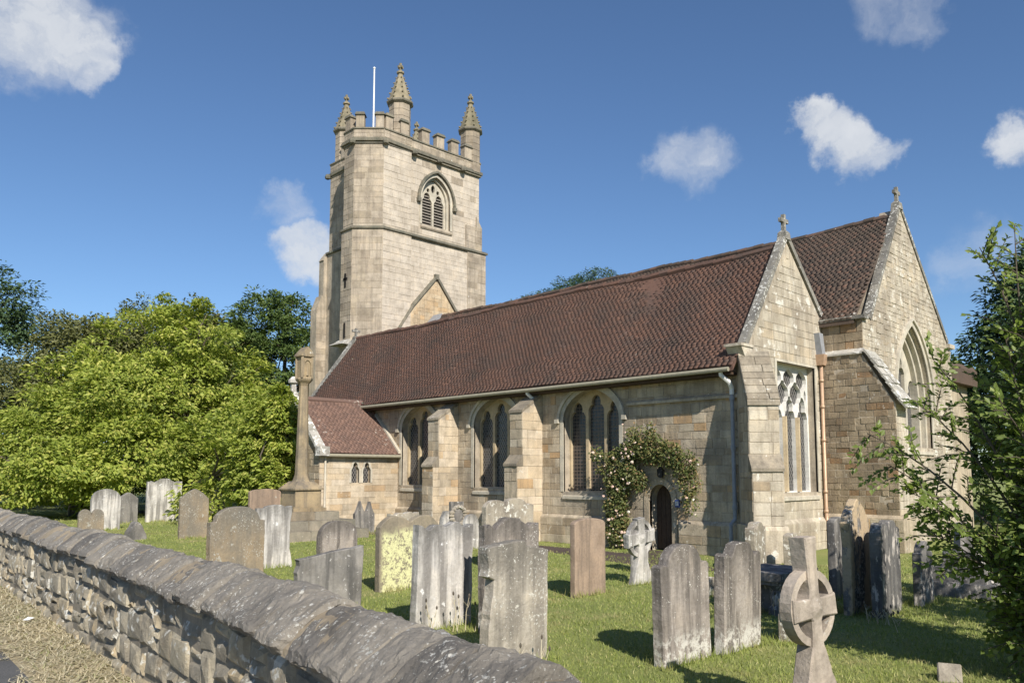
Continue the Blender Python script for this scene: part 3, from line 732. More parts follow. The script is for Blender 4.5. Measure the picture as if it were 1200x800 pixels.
    # mullion shafts stand proud of the tracery
# door
mb = MB(); out = [(X(-12.46), 0)] + door[2:] + [(X(-13.2), 0)]
ring(mb, fr, out, offset2d(out, -.17), -.1, .035)
dw = part(mb, 'doorway', M['wall'])
mb = MB(); mb.add([fr.p(X(-13.25), 0, -.40), fr.p(X(-12.4), 0, -.40), fr.p(X(-12.4), 1.85, -.40), fr.p(X(-13.25), 1.85, -.40)], [(3, 2, 1, 0)]); mb.build('door_recess', M['dark'], dw)
for k in range(5):
    mb = MB(); a = X(-13.2) + k * .15; mb.prism([fr.p(a + .005, .02, -.38), fr.p(a + .145, .02, -.38), fr.p(a + .145, 1.8, -.38), fr.p(a + .005, 1.8, -.38)], fr.N * .05); mb.build('door_plank', M['oak'], dw)
# --- wall buttresses
def buttress(name, xa, xb, yw, outs, zs, mat, seed):
    """stepped buttress projecting south; outs: projections lower, upper; zs: ledge lower, ledge upper, top"""
    (o1, o2), (z1, z2, z3) = outs, zs
    mb = MB()
    mb.box(xa, xb, yw - o1, yw, 0, z1)
    mb.add([(xa, yw - o2, z1 - .01), (xb, yw - o2, z1 - .01), (xb, yw, z1 - .01), (xa, yw, z1 - .01), (xa, yw - o2, z2), (xb, yw - o2, z2), (xb, yw, z2), (xa, yw, z2)], [(0, 1, 5, 4), (1, 2, 6, 5), (3, 0, 4, 7)])
    mb.prism([(xa, yw - o2, z2), (xa, yw, z3 - .03), (xa, yw, z2)], (xb - xa, 0, 0))
    b = part(mb, name, M['mortar'])
    m2 = MB(); e = .05
    zl = z1 + (o1 - o2) * 1.35
    m2.prism([(xa - .01, yw - o1 - e, z1 - .05), (xa - .01, yw - o1 - e, z1 + .02), (xa - .01, yw - o2 + .01, zl), (xa - .01, yw - o2 + .01, z1 - .05)], (xb - xa + .03, 0, 0))
    m2.build('lower_weathering', M['ledge'], b)
    m2 = MB(); m2.prism([(xa - .01, yw - o2 - e, z2 - .06), (xa - .01, yw - o2 - e, z2 + .02), (xa - .01, yw - .01, z3), (xa - .01, yw - .01, z3 - .12)], (xb - xa + .03, 0, 0))
    m2.build('upper_weathering', M['ledge'], b)
    for (o, za, zb) in ((o1, 0, z1 - .05), (o2, zl - .02, z2 - .06)):
        wall_blocks(Frame((xa, yw - o, 0), (1, 0, 0), (0, -1, 0)), lambda a, q: (0, xb - xa), za, zb, .28, .45, M['wall'], b, seed=seed)
    fE = Frame((xb, yw, 0), (0, -1, 0), (1, 0, 0))
    wall_blocks(fE, lambda a, q: (0, o1), 0, z1 - .05, .28, .5, M['cream'], b, seed=seed + 1, mat2=M['wall'])
    wall_blocks(fE, lambda a, q: (0, o2), z1 - .05, z2 - .06, .28, .5, M['cream'], b, seed=seed + 2, mat2=M['wall'])
    wall_blocks(fE, lambda a, q: (0, max(.05, o2 * (z3 - max(a, q) - .06) / (z3 - z2))), z2 - .06, z3 - .2, .2, .4, M['cream'], b, seed=seed + 3)
    return b
buttress('buttress', -17.84, -17.28, 18.2, (1.12, .88), (2.37, 4.04, 4.66), M['wall'], 21)
buttress('buttress', -21.95, -21.36, 18.2, (1.12, .88), (2.37, 4.0, 4.62), M['wall'], 31)

# --- east gable of the aisle
frE = Frame((-10.1, 18.2, 0), (0, 1, 0), (1, 0, 0))
GA = [(0, -.02), (4.22, -.02), (4.22, 6.55), (2.27, 8.45), (.05, 5.35), (0, 5.35)]
EW = [(1.46, 1.58), (3.70, 1.58), (3.70, 5.08), (1.46, 5.08)]
mb = MB(); plate(mb, frE, GA, [EW], -.5, 0)
eg = part(mb, 'aisle_east_gable', M['mortar'])
def gable_span(poly):
    f = hole_of(poly)
    def g(a, b):
        r0 = f(a + 1e-4, a + 2e-4); r1 = f(b - 2e-4, b - 1e-4)
        if r0 is None: return (0, 0)
        if r1 is None: return r0
        return (max(r0[0], r1[0]), min(r0[1], r1[1]))
    return g
wall_blocks(frE, gable_span(GA), .86, 8.35, .25, .5, M['gable'], eg, [hole_of(EW, .12)], seed=41, jit=.005, joint=.004, cham=.006)
mb = MB(); mb.add([frE.p(0, -.02, .10), frE.p(4.1, -.02, .10), frE.p(4.1, .78, .10), frE.p(0, .78, .10), frE.p(4.1, .88, .02), frE.p(0, .88, .02)], [(0, 1, 2, 3), (3, 2, 4, 5)])
pe = part(mb, 'plinth', M['gable']); wall_blocks(frE, lambda a, b: (0, 4.1), 0, .77, .26, .55, M['gable'], pe, seed=43, w=.10)
# square headed window with reticulated tracery
mb = MB(); o_ = [(3.70, 1.58), (3.70, 5.08), (1.46, 5.08), (1.46, 1.58)]
ring(mb, frE, o_, offset2d(o_, -.13), -.05, .026)
ew = part(mb, 'east_aisle_window', M['dress'])
u0, u1 = 1.46, 3.70; mar = .07; mu = .13; W = (u1 - u0 - 2 * mar - 2 * mu) / 3; hl = []; tr = []
cent = [u0 + mar + W / 2 + i * (W + mu) for i in range(3)]
for c in cent: hl.append([(c - W / 2, 1.62), (c + W / 2, 1.62)] + arch(c - W / 2, c + W / 2, 3.62, 3.62 + W * 1.0, 'trefoil', 9))
def ogee(c, v, a, b, n=20):
    q = []
    for i in range(n):
        th = 2 * math.pi * (i + .5) / n; r = 1 - .16 * abs(math.sin(2 * th)) ** 2 + .0
        k = abs(math.cos(th)) ** 1.25 * math.copysign(1, math.cos(th))
        q.append((c + a * k, v + b * r * abs(math.sin(th)) ** .85 * math.copysign(1, math.sin(th))))
    return q
W2 = W + mu
for c in ((cent[0] + cent[1]) / 2, (cent[1] + cent[2]) / 2): tr.append(ogee(c, 4.29, W2 * .44, .36))
for c in cent: tr.append(ogee(c, 4.70, W2 * .42, .29))
for c in (u0 + .17, u1 - .17): tr.append(ogee(c, 4.25, .07, .2, 10))
full = [(u0, 1.58), (u1, 1.58), (u1, 5.08), (u0, 5.08)]
mb = MB(); plate(mb, frE, full, hl + tr, -.36, -.22); mb.build('tracery', M['newstone'], ew)
for k in range(2):
    c = (cent[k] + cent[k + 1]) / 2; mb = MB(); mb.prism([frE.p(c - mu / 2, 1.6, -.22), frE.p(c - .035, 1.6, -.13), frE.p(c + .035, 1.6, -.13), frE.p(c + mu / 2, 1.6, -.22)], (0, 0, 2.05)); mb.build('mullion', M['mull'], ew)
for c in cent:
    mb = MB(); mb.add([frE.p(c - W2 / 2, 1.6, -.33), frE.p(c + W2 / 2, 1.6, -.33), frE.p(c + W2 / 2, 5.0, -.33), frE.p(c - W2 / 2, 5.0, -.33)], [(0, 1, 2, 3)]); mb.build('leaded_pane', M['glass'], ew)
mb = MB(); mb.prism([frE.p(u0 - .02, v, w_) for w_, v in ((-.3, 1.38), (.06, 1.38), (.06, 1.47), (-.3, 1.62))], (0, u1 - u0 + .04, 0)); mb.build('sill', M['dress'], ew)

def gable_coping(name, x0, x1, left, apex, right, th, mat, cross_h, kneel=True):
    mb = MB(); a, b, c = left, apex, right
    for (p, q) in ((a, b), (b, c)):
        p, q = Vector(p), Vector(q); d = (q - p).normalized(); n = Vector((-d.y, d.x)); n = n if n.y > 0 else -n
        L = (q - p).length; k = max(4, int(L / .6)); 
        for i in range(k):
            s0 = p + d * (L * i / k + .006); s1 = p + d * (L * (i + 1) / k - .006)
            mb.prism([(x0, s0.x, s0.y), (x0, s1.x, s1.y), (x0, (s1 + n * th).x, (s1 + n * th).y), (x0, (s0 + n * th).x, (s0 + n * th).y)], (x1 - x0, 0, 0))
    o = part(mb, name, mat)
    mb = MB(); xm = (x0 + x1) / 2; y, z = apex
    mb.lathe((xm, y, z + th * .2), [(.20, -.05), (.17, .16), (.10, .22)], 4)
    h = cross_h; t = .05
    zb = z + th * .2 + .2
    mb.box(xm - t, xm + t, y - t, y + t, zb, zb + h * 1.15); mb.box(xm - t * .95, xm + t * .95, y - .21, y + .21, zb + h * .6, zb + h * .6 + .11)
    mb.build('gable_cross', mat, o)
    return o
gable_coping('gable_coping', -10.28, -10.05, (18.12, 5.30), (20.46, 8.55), (22.42, 6.62), .14, M['coping'], .42)
mb = MB(); mb.prism([(-10.5, 17.80, 5.28), (-10.5, 18.36, 5.28), (-10.5, 18.36, 4.95), (-10.5, 18.18, 4.75)], (.44, 0, 0)); mb.box(-10.52, -10.03, 17.76, 18.40, 5.28, 5.35)
part(mb, 'kneeler_stone', M['gable'])

# --- diagonal buttress on the south-east corner
n_, t_ = Vector((1, -1, 0)).normalized(), Vector((1, 1, 0)).normalized(); c_ = Vector((-10.1, 18.2, 0))
def dq(d, w, z): return c_ + n_ * d + t_ * w + Vector((0, 0, z))
wa, wb = -.26, .47; mb = MB()
def dprism(mb, prof, a=wa, b=wb): mb.prism([dq(d, a, z) for d, z in prof], t_ * (b - a))
dprism(mb, [(-.2, 0), (1.0, 0), (1.0, 2.2), (.8, 2.2), (.8, 3.8), (.1, 5.0), (-.2, 5.0)])
db = part(mb, 'diagonal_buttress', M['mortar'])
for prof, nm in (([(1.05, 2.14), (1.05, 2.22), (.79, 2.56), (.79, 2.14)], 'lower_weathering'), ([(.86, 3.74), (.86, 3.84), (.08, 5.16), (.0, 5.05), (.78, 3.74)], 'upper_weathering')):
    mb = MB(); dprism(mb, prof, wa - .03, wb + .03); mb.build(nm, M['ledge'], db)
sv = (dq(.08, wa, 5.16) - dq(.86, wa, 3.84)); svn = t_.cross(sv.normalized()); svn = svn if svn.z > 0 else -svn
wall_blocks(Frame(dq(.86, wa - .03, 3.86), t_, svn, sv.normalized()), lambda a, b: (0, wb - wa + .06), .02, sv.length - .02, .24, .5, M['ledge'], db, seed=57, proud=.014, jit=.008)
mb = MB(); dprism(mb, [(-.2, 0), (1.08, 0), (1.08, .76), (1.01, .86), (-.2, .86)], wa - .08, wb + .08); mb.build('plinth', M['gable'], db)
for (d, za, zb, sd) in ((1.0, .86, 2.14, 51), (.8, 2.56, 3.74, 53)):
    wall_blocks(Frame(dq(d, wa, 0), t_, n_), lambda a, b: (0, wb - wa), za, zb, .27, .42, M['gable'], db, seed=sd, mat2=M['wall'])
    wall_blocks(Frame(dq(0, wa, 0), n_, -t_), lambda a, b: (0, d), za, zb, .27, .5, M['wall'], db, seed=sd + 1)
    wall_blocks(Frame(dq(0, wb, 0), n_, t_), lambda a, b: (0, d), za, zb, .27, .5, M['gable'], db, seed=sd + 2)

# --- aisle roof
def roof(name, x0, x1, eave, ridge, tile, seed, Ncourse=True, valley=None):
    (ye, ze), (yr, zr) = eave, ridge; mb = MB(); t = .12
    mb.prism([(x0, ye, ze), (x0, yr, zr), (x0, yr, zr - t * 1.6), (x0, ye, ze - t)], (x1 - x0, 0, 0))
    if valley: mb.prism([(x0, yr + .001, zr), (x0, valley[0], valley[1]), (x0, valley[0], valley[1] - t), (x0, yr + .001, zr - t * 1.6)], (x1 - x0, 0, 0))
    o = part(mb, name, tile)
    S = Vector((0, yr - ye, zr - ze)); tiles('roof_tiles', (x0, ye, ze), (1, 0, 0), S, x1 - x0, S.length, tile, o, seed=seed)
    mb = MB(); x = x0
    while x < x1 - .05:
        l = min(.32, x1 - x); dz = random.uniform(-.018, .018) + .03 * math.sin(x * .55) + .02 * math.sin(x * 1.7); mb.tube([(x, yr, zr + .0 + dz), (x + l * 1.02, yr, zr + .012 + dz)], .12, 8); x += l
    r = mb.build('ridge_tiles', tile, o); r['kind'] = 'stuff'
    return o
ar = roof('aisle_roof', -31.2, -10.26, (17.72, 4.78), (20.42, 8.30), M['tile'], 3, valley=(22.3, 6.35))
nr = roof('nave_roof', -32.0, -9.08, (22.28, 6.42), (25.5, 10.05), M['tiledark'], 4, valley=(29.6, 6.3))
mb = MB(); mb.tube([(-31.2, 17.68, 4.70), (-24, 17.66, 4.70), (-17, 17.66, 4.69), (-10.35, 17.66, 4.70)], .06, 8); part(mb, 'gutter', M['gutter'])
mb = MB(); mb.box(-31.2, -10.35, 17.80, 18.19, 4.58, 4.64); part(mb, 'eaves_board', M['oak'])
# downpipes
mb = MB(); mb.tube([(-10.62, 17.74, 4.70), (-10.62, 17.76, 4.58), (-10.50, 17.95, 4.40), (-10.50, 18.06, 4.25), (-10.50, 18.06, 4.1)], .06, 8); dp = part(mb, 'white_swan_neck', M['whitepaint'])
mb = MB(); mb.tube([(-10.50, 18.06, 4.1), (-10.50, 18.06, 1.05)], .05, 8); mb.tube([(-10.50, 18.06, 1.1), (-10.50, 18.05, .95), (-10.56, 17.95, .82), (-10.56, 17.95, 0)], .05, 8)
for z in (3.95, 2.7, 1.2): mb.tube([(-10.50, 18.06, z), (-10.50, 18.06, z + .1)], .068, 8)
part(mb, 'downpipe', M['greypaint'])
mb = MB(); mb.tube([(-17.5, 17.74, 4.70), (-17.5, 17.74, 4.60), (-17.42, 17.95, 4.42), (-17.42, 18.1, 4.36)], .055, 8); part(mb, 'white_swan_neck', M['whitepaint'])
cx, cy = -10.0, 22.15
mb = MB(); mb.tube([(cx, cy, 5.2), (cx, cy, .95), (cx + .02, cy - .02, .8), (cx + .09, cy - .06, .66), (cx + .09, cy - .06, 0)], .048, 10)
for z in (4.7, 3.95, 3.0, 1.55, 1.0): mb.tube([(cx, cy, z), (cx, cy, z + .08)], .064, 10)
cp = part(mb, 'downpipe', M['copper'], smooth=True); cp['label'] = 'copper coloured downpipe'
mb = MB(); mb.hexa([(cx - .1, cy - .1, 5.18), (cx + .1, cy - .1, 5.18), (cx + .1, cy + .1, 5.18), (cx - .1, cy + .1, 5.18), (cx - .19, cy - .17, 5.48), (cx + .17, cy - .17, 5.48), (cx + .17, cy + .14, 5.48), (cx - .19, cy + .14, 5.48)])
mb.build('hopper_head', M['copper'], cp)
mb = MB(); mb.hexa([(cx - .1, cy - .1, 5.45), (cx + .1, cy - .1, 5.45), (cx + .1, cy + .1, 5.45), (cx - .1, cy + .1, 5.45), (cx - .12, cy - .2, 6.1), (cx + .06, cy - .2, 6.1), (cx + .06, cy + .05, 6.1), (cx - .12, cy + .05, 6.1)]); mb.build('lead_chute', M['lead'], cp)

# --- chancel
frS = Frame((-10.1, 22.42, 0), (1, 0, 0), (0, -1, 0)); frC = Frame((-8.9, 22.42, 0), (0, 1, 0), (1, 0, 0))
GC = [(0, -.02), (7.4, -.02), (7.4, 6.42), (6.95, 6.6), (3.24, 10.35), (.66, 6.66), (0, 6.42)]
c0, cw = 3.80, 1.42
CWo = [(c0 - cw, 2.9), (c0 + cw, 2.9)] + arch(c0 - cw, c0 + cw, 4.3, 6.72, 'gothic')
mb = MB(); plate(mb, frC, GC, [CWo], -.6, 0); mb.box(-10.1, -8.9 - .6, 22.42, 22.9, 0, 6.42); mb.box(-9.6, -8.905, 22.42, 22.5, 0, 6.4)
cwall = part(mb, 'chancel_wall', M['mortar'])
wall_blocks(frC, gable_span(GC), .95, 10.25, .155, .25, M['gable'], cwall, [hole_of(CWo, .16)], seed=61, jit=.010, joint=.003, cham=.010, rough=.014)
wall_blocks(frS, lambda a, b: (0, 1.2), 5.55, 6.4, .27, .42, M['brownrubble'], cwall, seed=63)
mb = MB(); mb.box(-10.15, -8.78, 22.26, 22.6, 6.42, 6.52); part(mb, 'eaves_cornice', M['coping'])
mb = MB(); mb.prism([(-10.08, 22.28, 0), (-8.05, 22.28, 0), (-8.05, 22.28, 3.95), (-8.9, 22.28, 5.42), (-10.08, 22.28, 5.42)], (0, .135, 0))
mb.prism([(-8.9, 22.415, 0), (-8.05, 22.415, 0), (-8.05, 22.415, 3.95), (-8.9, 22.415, 5.42)], (0, .56, 0))
cb = part(mb, 'chancel_buttress', M['mortar'])
frB = Frame((-10.08, 22.28, 0), (1, 0, 0), (0, -1, 0))
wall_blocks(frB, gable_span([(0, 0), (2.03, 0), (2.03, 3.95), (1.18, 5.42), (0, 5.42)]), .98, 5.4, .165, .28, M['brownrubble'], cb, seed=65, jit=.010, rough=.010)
wall_blocks(Frame((-8.05, 22.28, 0), (0, 1, 0), (1, 0, 0)), lambda a, b: (0, .69), .98, 3.9, .2, .36, M['gable'], cb, seed=67)
mb = MB(); mb.box(-10.1, -7.93, 22.16, 23.05, -.02, .90); mb.prism([(-10.1, 22.16, .90), (-10.1, 22.28, .99), (-10.1, 22.28, .90)], (2.17, 0, 0)); 
pb = mb.build('plinth', M['wall'], cb); 
wall_blocks(Frame((-10.0, 22.16, 0), (1, 0, 0), (0, -1, 0)), lambda a, b: (0, 2.07), 0, .88, .28, .5, M['wall'], cb, seed=69)
mb = MB(); mb.box(-10.1, -8.88, 22.2, 22.41, 5.42, 5.47); mb.prism([(-10.1, 22.2, 5.47), (-10.1, 22.41, 5.60), (-10.1, 22.41, 5.47)], (1.22, 0, 0)); mb.build('weathering_ledge', M['slab'], cb)
p0, p1 = Vector((-8.86, 5.50)), Vector((-7.86, 3.86)); dd = (p1 - p0).normalized(); nn = Vector((-dd.y, dd.x)); nn = nn if nn.y > 0 else -nn; L = (p1 - p0).length
for i in range(7):
    for k in range(2):
        a = p0 + dd * (L * i / 7); b = p0 + dd * (L * (i + 1) / 7 + .06); y0 = 22.22 + k * .41 + random.uniform(-.02, .02); y1 = y0 + .39
        mb = MB(); lo = .015; hi = .07 + random.uniform(-.01, .02)
        mb.prism([(a.x + nn.x * lo, y0, a.y + nn.y * lo), (b.x + nn.x * .05, y0, b.y + nn.y * .05), (b.x + nn.x * (hi + .03), y0, b.y + nn.y * (hi + .03)), (a.x + nn.x * hi, y0, a.y + nn.y * hi)], (0, y1 - y0, 0)); mb.build('coping_slate', M['slab'], cb)
gothic_window('chancel_window', frC, c0 - cw, c0 + cw, 2.9, 4.3, 6.72, 'gothic', 3, .42, M['dress'], M['dress'], M['glass'], mull=.13, headlift=.75, trefoil=True, light_sp=4.5, ringw=.16)
mb = MB(); o1 = [(c0 + cw, 2.9)] + arch(c0 - cw, c0 + cw, 4.3, 6.72, 'gothic') + [(c0 - cw, 2.9)]; o2 = offset2d(o1, .13); o3 = offset2d(o1, .26)
ring(mb, frC, o2, o1, -.6, -.14); ring(mb, frC, o3, o2, -.6, -.28); part(mb, 'moulded_reveal', M['dress'])
gable_coping('gable_coping', -9.09, -8.86, (22.98, 6.44), (25.66, 10.36), (29.52, 6.5), .13, M['coping'], .42)
mb = MB(); mb.box(-9.3, -8.78, 29.4, 29.95, 6.36, 6.5); mb.box(-9.6, -8.91, 29.5, 29.81, 0, 6.36); part(mb, 'kneeler_stone', M['gable'])
mb = MB(); mb.box(-30, -9.6, 29.4, 29.8, 0, 6.3); part(mb, 'nave_wall', M['wall'])
# low vestry behind the chancel
mb = MB(); mb.box(-14, -9.9, 29.85, 35, 0, 5.6); vs_ = part(mb, 'vestry_wall', M['wall'])
mb = MB(); mb.prism([(-14.2, 29.85, 6.3), (-9.7, 29.85, 6.3), (-9.55, 29.85, 6.1), (-9.55, 29.85, 5.5), (-14.2, 29.85, 5.5)], (0, 5.3, 0)); part(mb, 'vestry_parapet', M['tiledark'])

# --- west gable of the aisle
mb = MB(); mb.prism([(-31.5, 18.2, 0), (-31.5, 22.4, 0), (-31.5, 22.4, 6.2), (-31.5, 20.42, 8.2), (-31.5, 18.0, 5.0), (-31.5, 18.2, 4.9)], (.35, 0, 0)); part(mb, 'aisle_west_gable', M['wall'])
gable_coping('gable_coping', -31.55, -31.15, (17.85, 4.75), (20.42, 8.22), (22.3, 6.45), .15, M['coping'], .34)

# --- south porch
frP = Frame((-24.9, 14.8, 0), (0, 1, 0), (1, 0, 0))
pw = []
for a in (1.32, 1.82): pw.append([(a, 1.76), (a + .33, 1.76)] + arch(a, a + .33, 2.22, 2.50, 'trefoil', 8))
mb = MB(); plate(mb, frP, [(0, -.02), (3.4, -.02), (3.4, 2.84), (0, 2.84)], pw, -.3, 0)
frPS = Frame((-28.9, 14.8, 0), (1, 0, 0), (0, -1, 0)); GP = [(0, -.02), (4.0, -.02), (4.0, 2.84), (2.0, 4.85), (0, 2.84)]
pdoor = [(1.2, -.02), (2.8, -.02)] + arch(1.2, 2.8, 1.7, 2.8, 'gothic')
plate(mb, frPS, GP, [pdoor], -.3, 0); mb.box(-28.9, -28.6, 14.8, 18.2, 0, 2.84)
po = part(mb, 'porch_wall', M['cream'])
wall_blocks(frP, lambda a, b: (0, 3.4), 0, 2.82, .2, .45, M['cream'], po, [hole_of(h, .07) for h in pw], seed=71, mat2=M['wall'], joint=.002, jit=.004, cham=.005)
wall_blocks(frPS, gable_span(GP), 0, 4.8, .24, .45, M['wall'], po, [hole_of(pdoor, .1)], seed=73)
mb = MB()
for h in pw:
    o = [h[1]] + h[2:] + [h[0]]; ring(mb, frP, o, offset2d(o, -.075), -.05, .02)
ps = part(mb, 'porch_window', M['dress'])
for a in (1.32, 1.82):
    mb = MB(); mb.add([frP.p(a - .02, 1.74, -.16), frP.p(a + .35, 1.74, -.16), frP.p(a + .35, 2.52, -.16), frP.p(a - .02, 2.52, -.16)], [(0, 1, 2, 3)]); mb.build('leaded_pane', M['glass'], ps)
mb = MB(); mb.prism([(-24.72, 14.95, 2.80), (-26.9, 14.95, 4.88), (-29.08, 14.95, 2.80), (-29.08, 14.95, 2.70), (-26.9, 14.95, 4.76), (-24.72, 14.95, 2.70)], (0, 3.4, 0))
pr_ = part(mb, 'porch_roof', M['tileporch'])
Sv = Vector((-2.18, 0, 2.08)); tiles('roof_tiles', (-24.72, 14.95, 2.80), (0, 1, 0), Sv, 3.26, Sv.length, M['tileporch'], pr_, seed=8, clip=lambda u, s: u < 3.22 + 0 * s)
mb = MB(); mb.tube([(-26.9, 14.95, 4.89), (-26.9, 18.25, 4.89)], .12, 8); mb.build('ridge_tiles', M['tileporch'], pr_)
mb = MB(); mb.tube([(-24.68, 14.9, 2.74), (-24.68, 18.15, 2.74)], .06, 8); part(mb, 'gutter', M['gutter'])
mb = MB(); mb.prism([(-24.70, 18.07, 2.85), (-26.3, 18.07, 4.36), (-26.3, 18.07, 4.46), (-24.70, 18.07, 2.95)], (0, .12, 0)); part(mb, 'roof_flashing', M['dress'])
mb = MB()
for sgn in (1, -1):
    a, b = Vector((-26.9 + sgn * 2.2, 2.75)), Vector((-26.9, 4.92)); q = (b - a); k = 6
    for i in range(k):
        s0, s1 = a + q * (i / k + .003), a + q * ((i + 1) / k - .003); mb.prism([(s0.x, 14.66, s0.y), (s1.x, 14.66, s1.y), (s1.x, 14.66, s1.y + .16), (s0.x, 14.66, s0.y + .16)], (0, .34, 0))
mb.box(-24.9, -24.58, 14.62, 15.02, 2.72, 3.05)
gp = part(mb, 'gable_coping', M['slab'])
mb = MB(); mb.lathe((-26.9, 14.83, 4.95), [(.2, 0), (.2, .12), (.12, .2), (.10, .45), (.2, .52), (.2, .62), (.08, .75)], 8); mb.build('finial', M['slab'], gp)
mb = MB(); mb.tube([(-24.83, 15.0, 2.7), (-24.83, 15.0, 0)], .04, 6); part(mb, 'downpipe', M['dress'])

# ================================================================== TOWER
TX = -32.1
mb = MB(); mb.box(-38.0, TX - .5, 22.9, 28.75, 0, 18.62)
mb.box(-38.12, -31.98, 22.8, 28.85, 0, 14.1)
tw = part(mb, 'tower_wall', M['mortar'])
# clasping buttress on the north-east corner
mb = MB(); mb.box(-33.0, TX + .1, 27.75, 28.9, 0, 15.6); mb.prism([(-33.0, 28.9, 15.6), (-33.0, 28.5, 16.2), (-33.0, 28.5, 15.6)], (1.0, 0, 0)); mb.box(-33.2, -31.93, 27.8, 29.12, 0, 14.1)
cbt = part(mb, 'corner_buttress', M['mortar'])
wall_blocks(Frame((-31.93, 27.8, 0), (0, 1, 0), (1, 0, 0)), lambda a, b: (0, 1.32), 8.5, 14.05, .33, .6, M['tower'], cbt, seed=121)
wall_blocks(Frame((-32.0, 27.75, 0), (0, 1, 0), (1, 0, 0)), lambda a, b: (0, 1.15), 14.35, 15.6, .33, .6, M['tower'], cbt, seed=122)
frTU = Frame((TX, 22.9, 0), (0, 1, 0), (1, 0, 0)); frTL = Frame((-31.98, 22.8, 0), (0, 1, 0), (1, 0, 0))
bc = 25.72 - 22.9
BW = [(bc - .95, 15.0), (bc + .95, 15.0)] + arch(bc - .95, bc + .95, 16.45, 17.72, 'gothic')
wall_blocks(frTU, lambda a, b: (0, 5.85), 14.45, 18.5, .33, .62, M['towerlow'], tw, [hole_of(BW, .2)], seed=81, joint=.003, jit=.004, cham=.005, mat2=M['tower'])
wall_blocks(frTL, lambda a, b: (0, 6.05), 8.8, 14.0, .27, .5, M['towerlow'], tw, seed=83, joint=.002, jit=.004, cham=.004)
wall_blocks(Frame((-38.0, 22.9, 0), (1, 0, 0), (0, -1, 0)), lambda a, b: (0, 4.0), 6, 18.5, .36, .66, M['tower'], tw, seed=85)
# belfry window
fw = frTU
mb = MB(); plate(mb, fw, [(0, 13.9), (5.85, 13.9), (5.85, 18.6), (0, 18.6)], [BW], -.5, 0); part(mb, 'belfry_wall', M['mortar'])
o1 = [(bc + .95, 15.0)] + arch(bc - .95, bc + .95, 16.45, 17.72, 'gothic') + [(bc - .95, 15.0)]
mb = MB(); mb.add([fw.p(bc - 1.1, 14.9, -.49), fw.p(bc + 1.1, 14.9, -.49), fw.p(bc + 1.1, 17.9, -.49), fw.p(bc - 1.1, 17.9, -.49)], [(0, 1, 2, 3)])
bwin = part(mb, 'belfry_window', M['dark'])
mb = MB(); ring(mb, fw, o1, offset2d(o1, -.13), -.05, .03); ring(mb, fw, offset2d(o1, .12), o1, -.49, -.16); mb.build('moulded_jamb', M['dress'], bwin)
mb = MB(); a_ = arch(bc - .95, bc + .95, 16.30, 17.72, 'gothic'); ring(mb, fw, offset2d(a_, -.20), offset2d(a_, -.31), 0, .16)
for q in (offset2d(a_, -.26)[0], offset2d(a_, -.26)[-1]): c = fw.p(q[0], q[1] - .08, .08); mb.box(c.x - .1, c.x + .1, c.y - .1, c.y + .1, c.z - .12, c.z + .08)
mb.build('hood_mould', M['string'], bwin)
ih = .82; fu = [(bc - ih, 15.02), (bc + ih, 15.02)] + arch(bc - ih, bc + ih, 16.45, 17.55, 'gothic'); hl = []
for sg in (-1, 1):
    cc = bc + sg * .40; hl.append([(cc - .34, 15.08), (cc + .34, 15.08)] + arch(cc - .34, cc + .34, 16.35, 16.86, 'trefoil', 8))
hl.append(ogee(bc, 17.14, .13, .24, 10)); hl.append(ogee(bc - .33, 17.0, .10, .13, 8)); hl.append(ogee(bc + .33, 17.0, .10, .13, 8))
mb = MB(); plate(mb, fw, fu, hl, -.40, -.28); mb.build('tracery', M['dress'], bwin)
for sg in (-1, 1):
    cc = bc + sg * .40
    for k in range(11):
        z = 15.10 + k * .155; hw = .34 if z < 16.5 else .2
        mb = MB(); mb.prism([fw.p(cc - hw, z, -.33), fw.p(cc - hw, z + .022, -.33), fw.p(cc - hw, z + .115, -.42), fw.p(cc - hw, z + .09, -.42)], (0, hw * 2, 0)); mb.build('louvre', M['louvre'], bwin)
mb = MB(); mb.prism([fw.p(bc - 1.05, v, w) for w, v in ((-.45, 14.75), (.05, 14.75), (.10, 14.82), (.10, 14.88), (-.45, 15.06))], (0, 2.1, 0)); mb.build('sill', M['tower'], bwin)
# old roof line on the east face
mb = MB(); L0, A0, R0 = Vector((22.95, 8.75)), Vector((25.62, 12.2)), Vector((28.3, 8.9))
mid = Vector((24.15, 10.55)); mb.prism([(-31.965, p.x, p.y) for p in (L0, R0, A0, mid)], (.03, 0, 0)); sc_ = part(mb, 'old_gable_infill', M['scar'])
wall_blocks(Frame((-31.935, 22.8, 0), (0, 1, 0), (1, 0, 0)), gable_span([(L0.x - 22.8, 8.8), (R0.x - 22.8, 8.9), (A0.x - 22.8, 12.1)]), 8.9, 12.0, .2, .34, M['scar'], sc_, seed=87)
mb = MB()
for p, q in ((L0, mid), (mid, A0), (A0, R0)):
    d = (q - p).normalized(); n = Vector((-d.y, d.x)); n = n if n.y > 0 else -n
    mb.prism([(-31.98, p.x, p.y), (-31.98, q.x, q.y), (-31.98, *(q + n * .13)), (-31.98, *(p + n * .13))], (.16, 0, 0))
mb.box(-31.98, -31.8, 25.5, 25.74, 12.15, 12.42)
part(mb, 'old_roof_drip_mould', M['string'])
mb = MB(); mb.hexa([(-31.9, 25.05, 9.66), (-31.2, 25.0, 9.62), (-31.2, 25.5, 10.15), (-31.9, 25.5, 10.15), (-31.9, 24.95, 9.72), (-31.2, 24.95, 9.72), (-31.2, 25.45, 10.25), (-31.9, 25.45, 10.25)]); part(mb, 'lead_flashing', M['lead'])
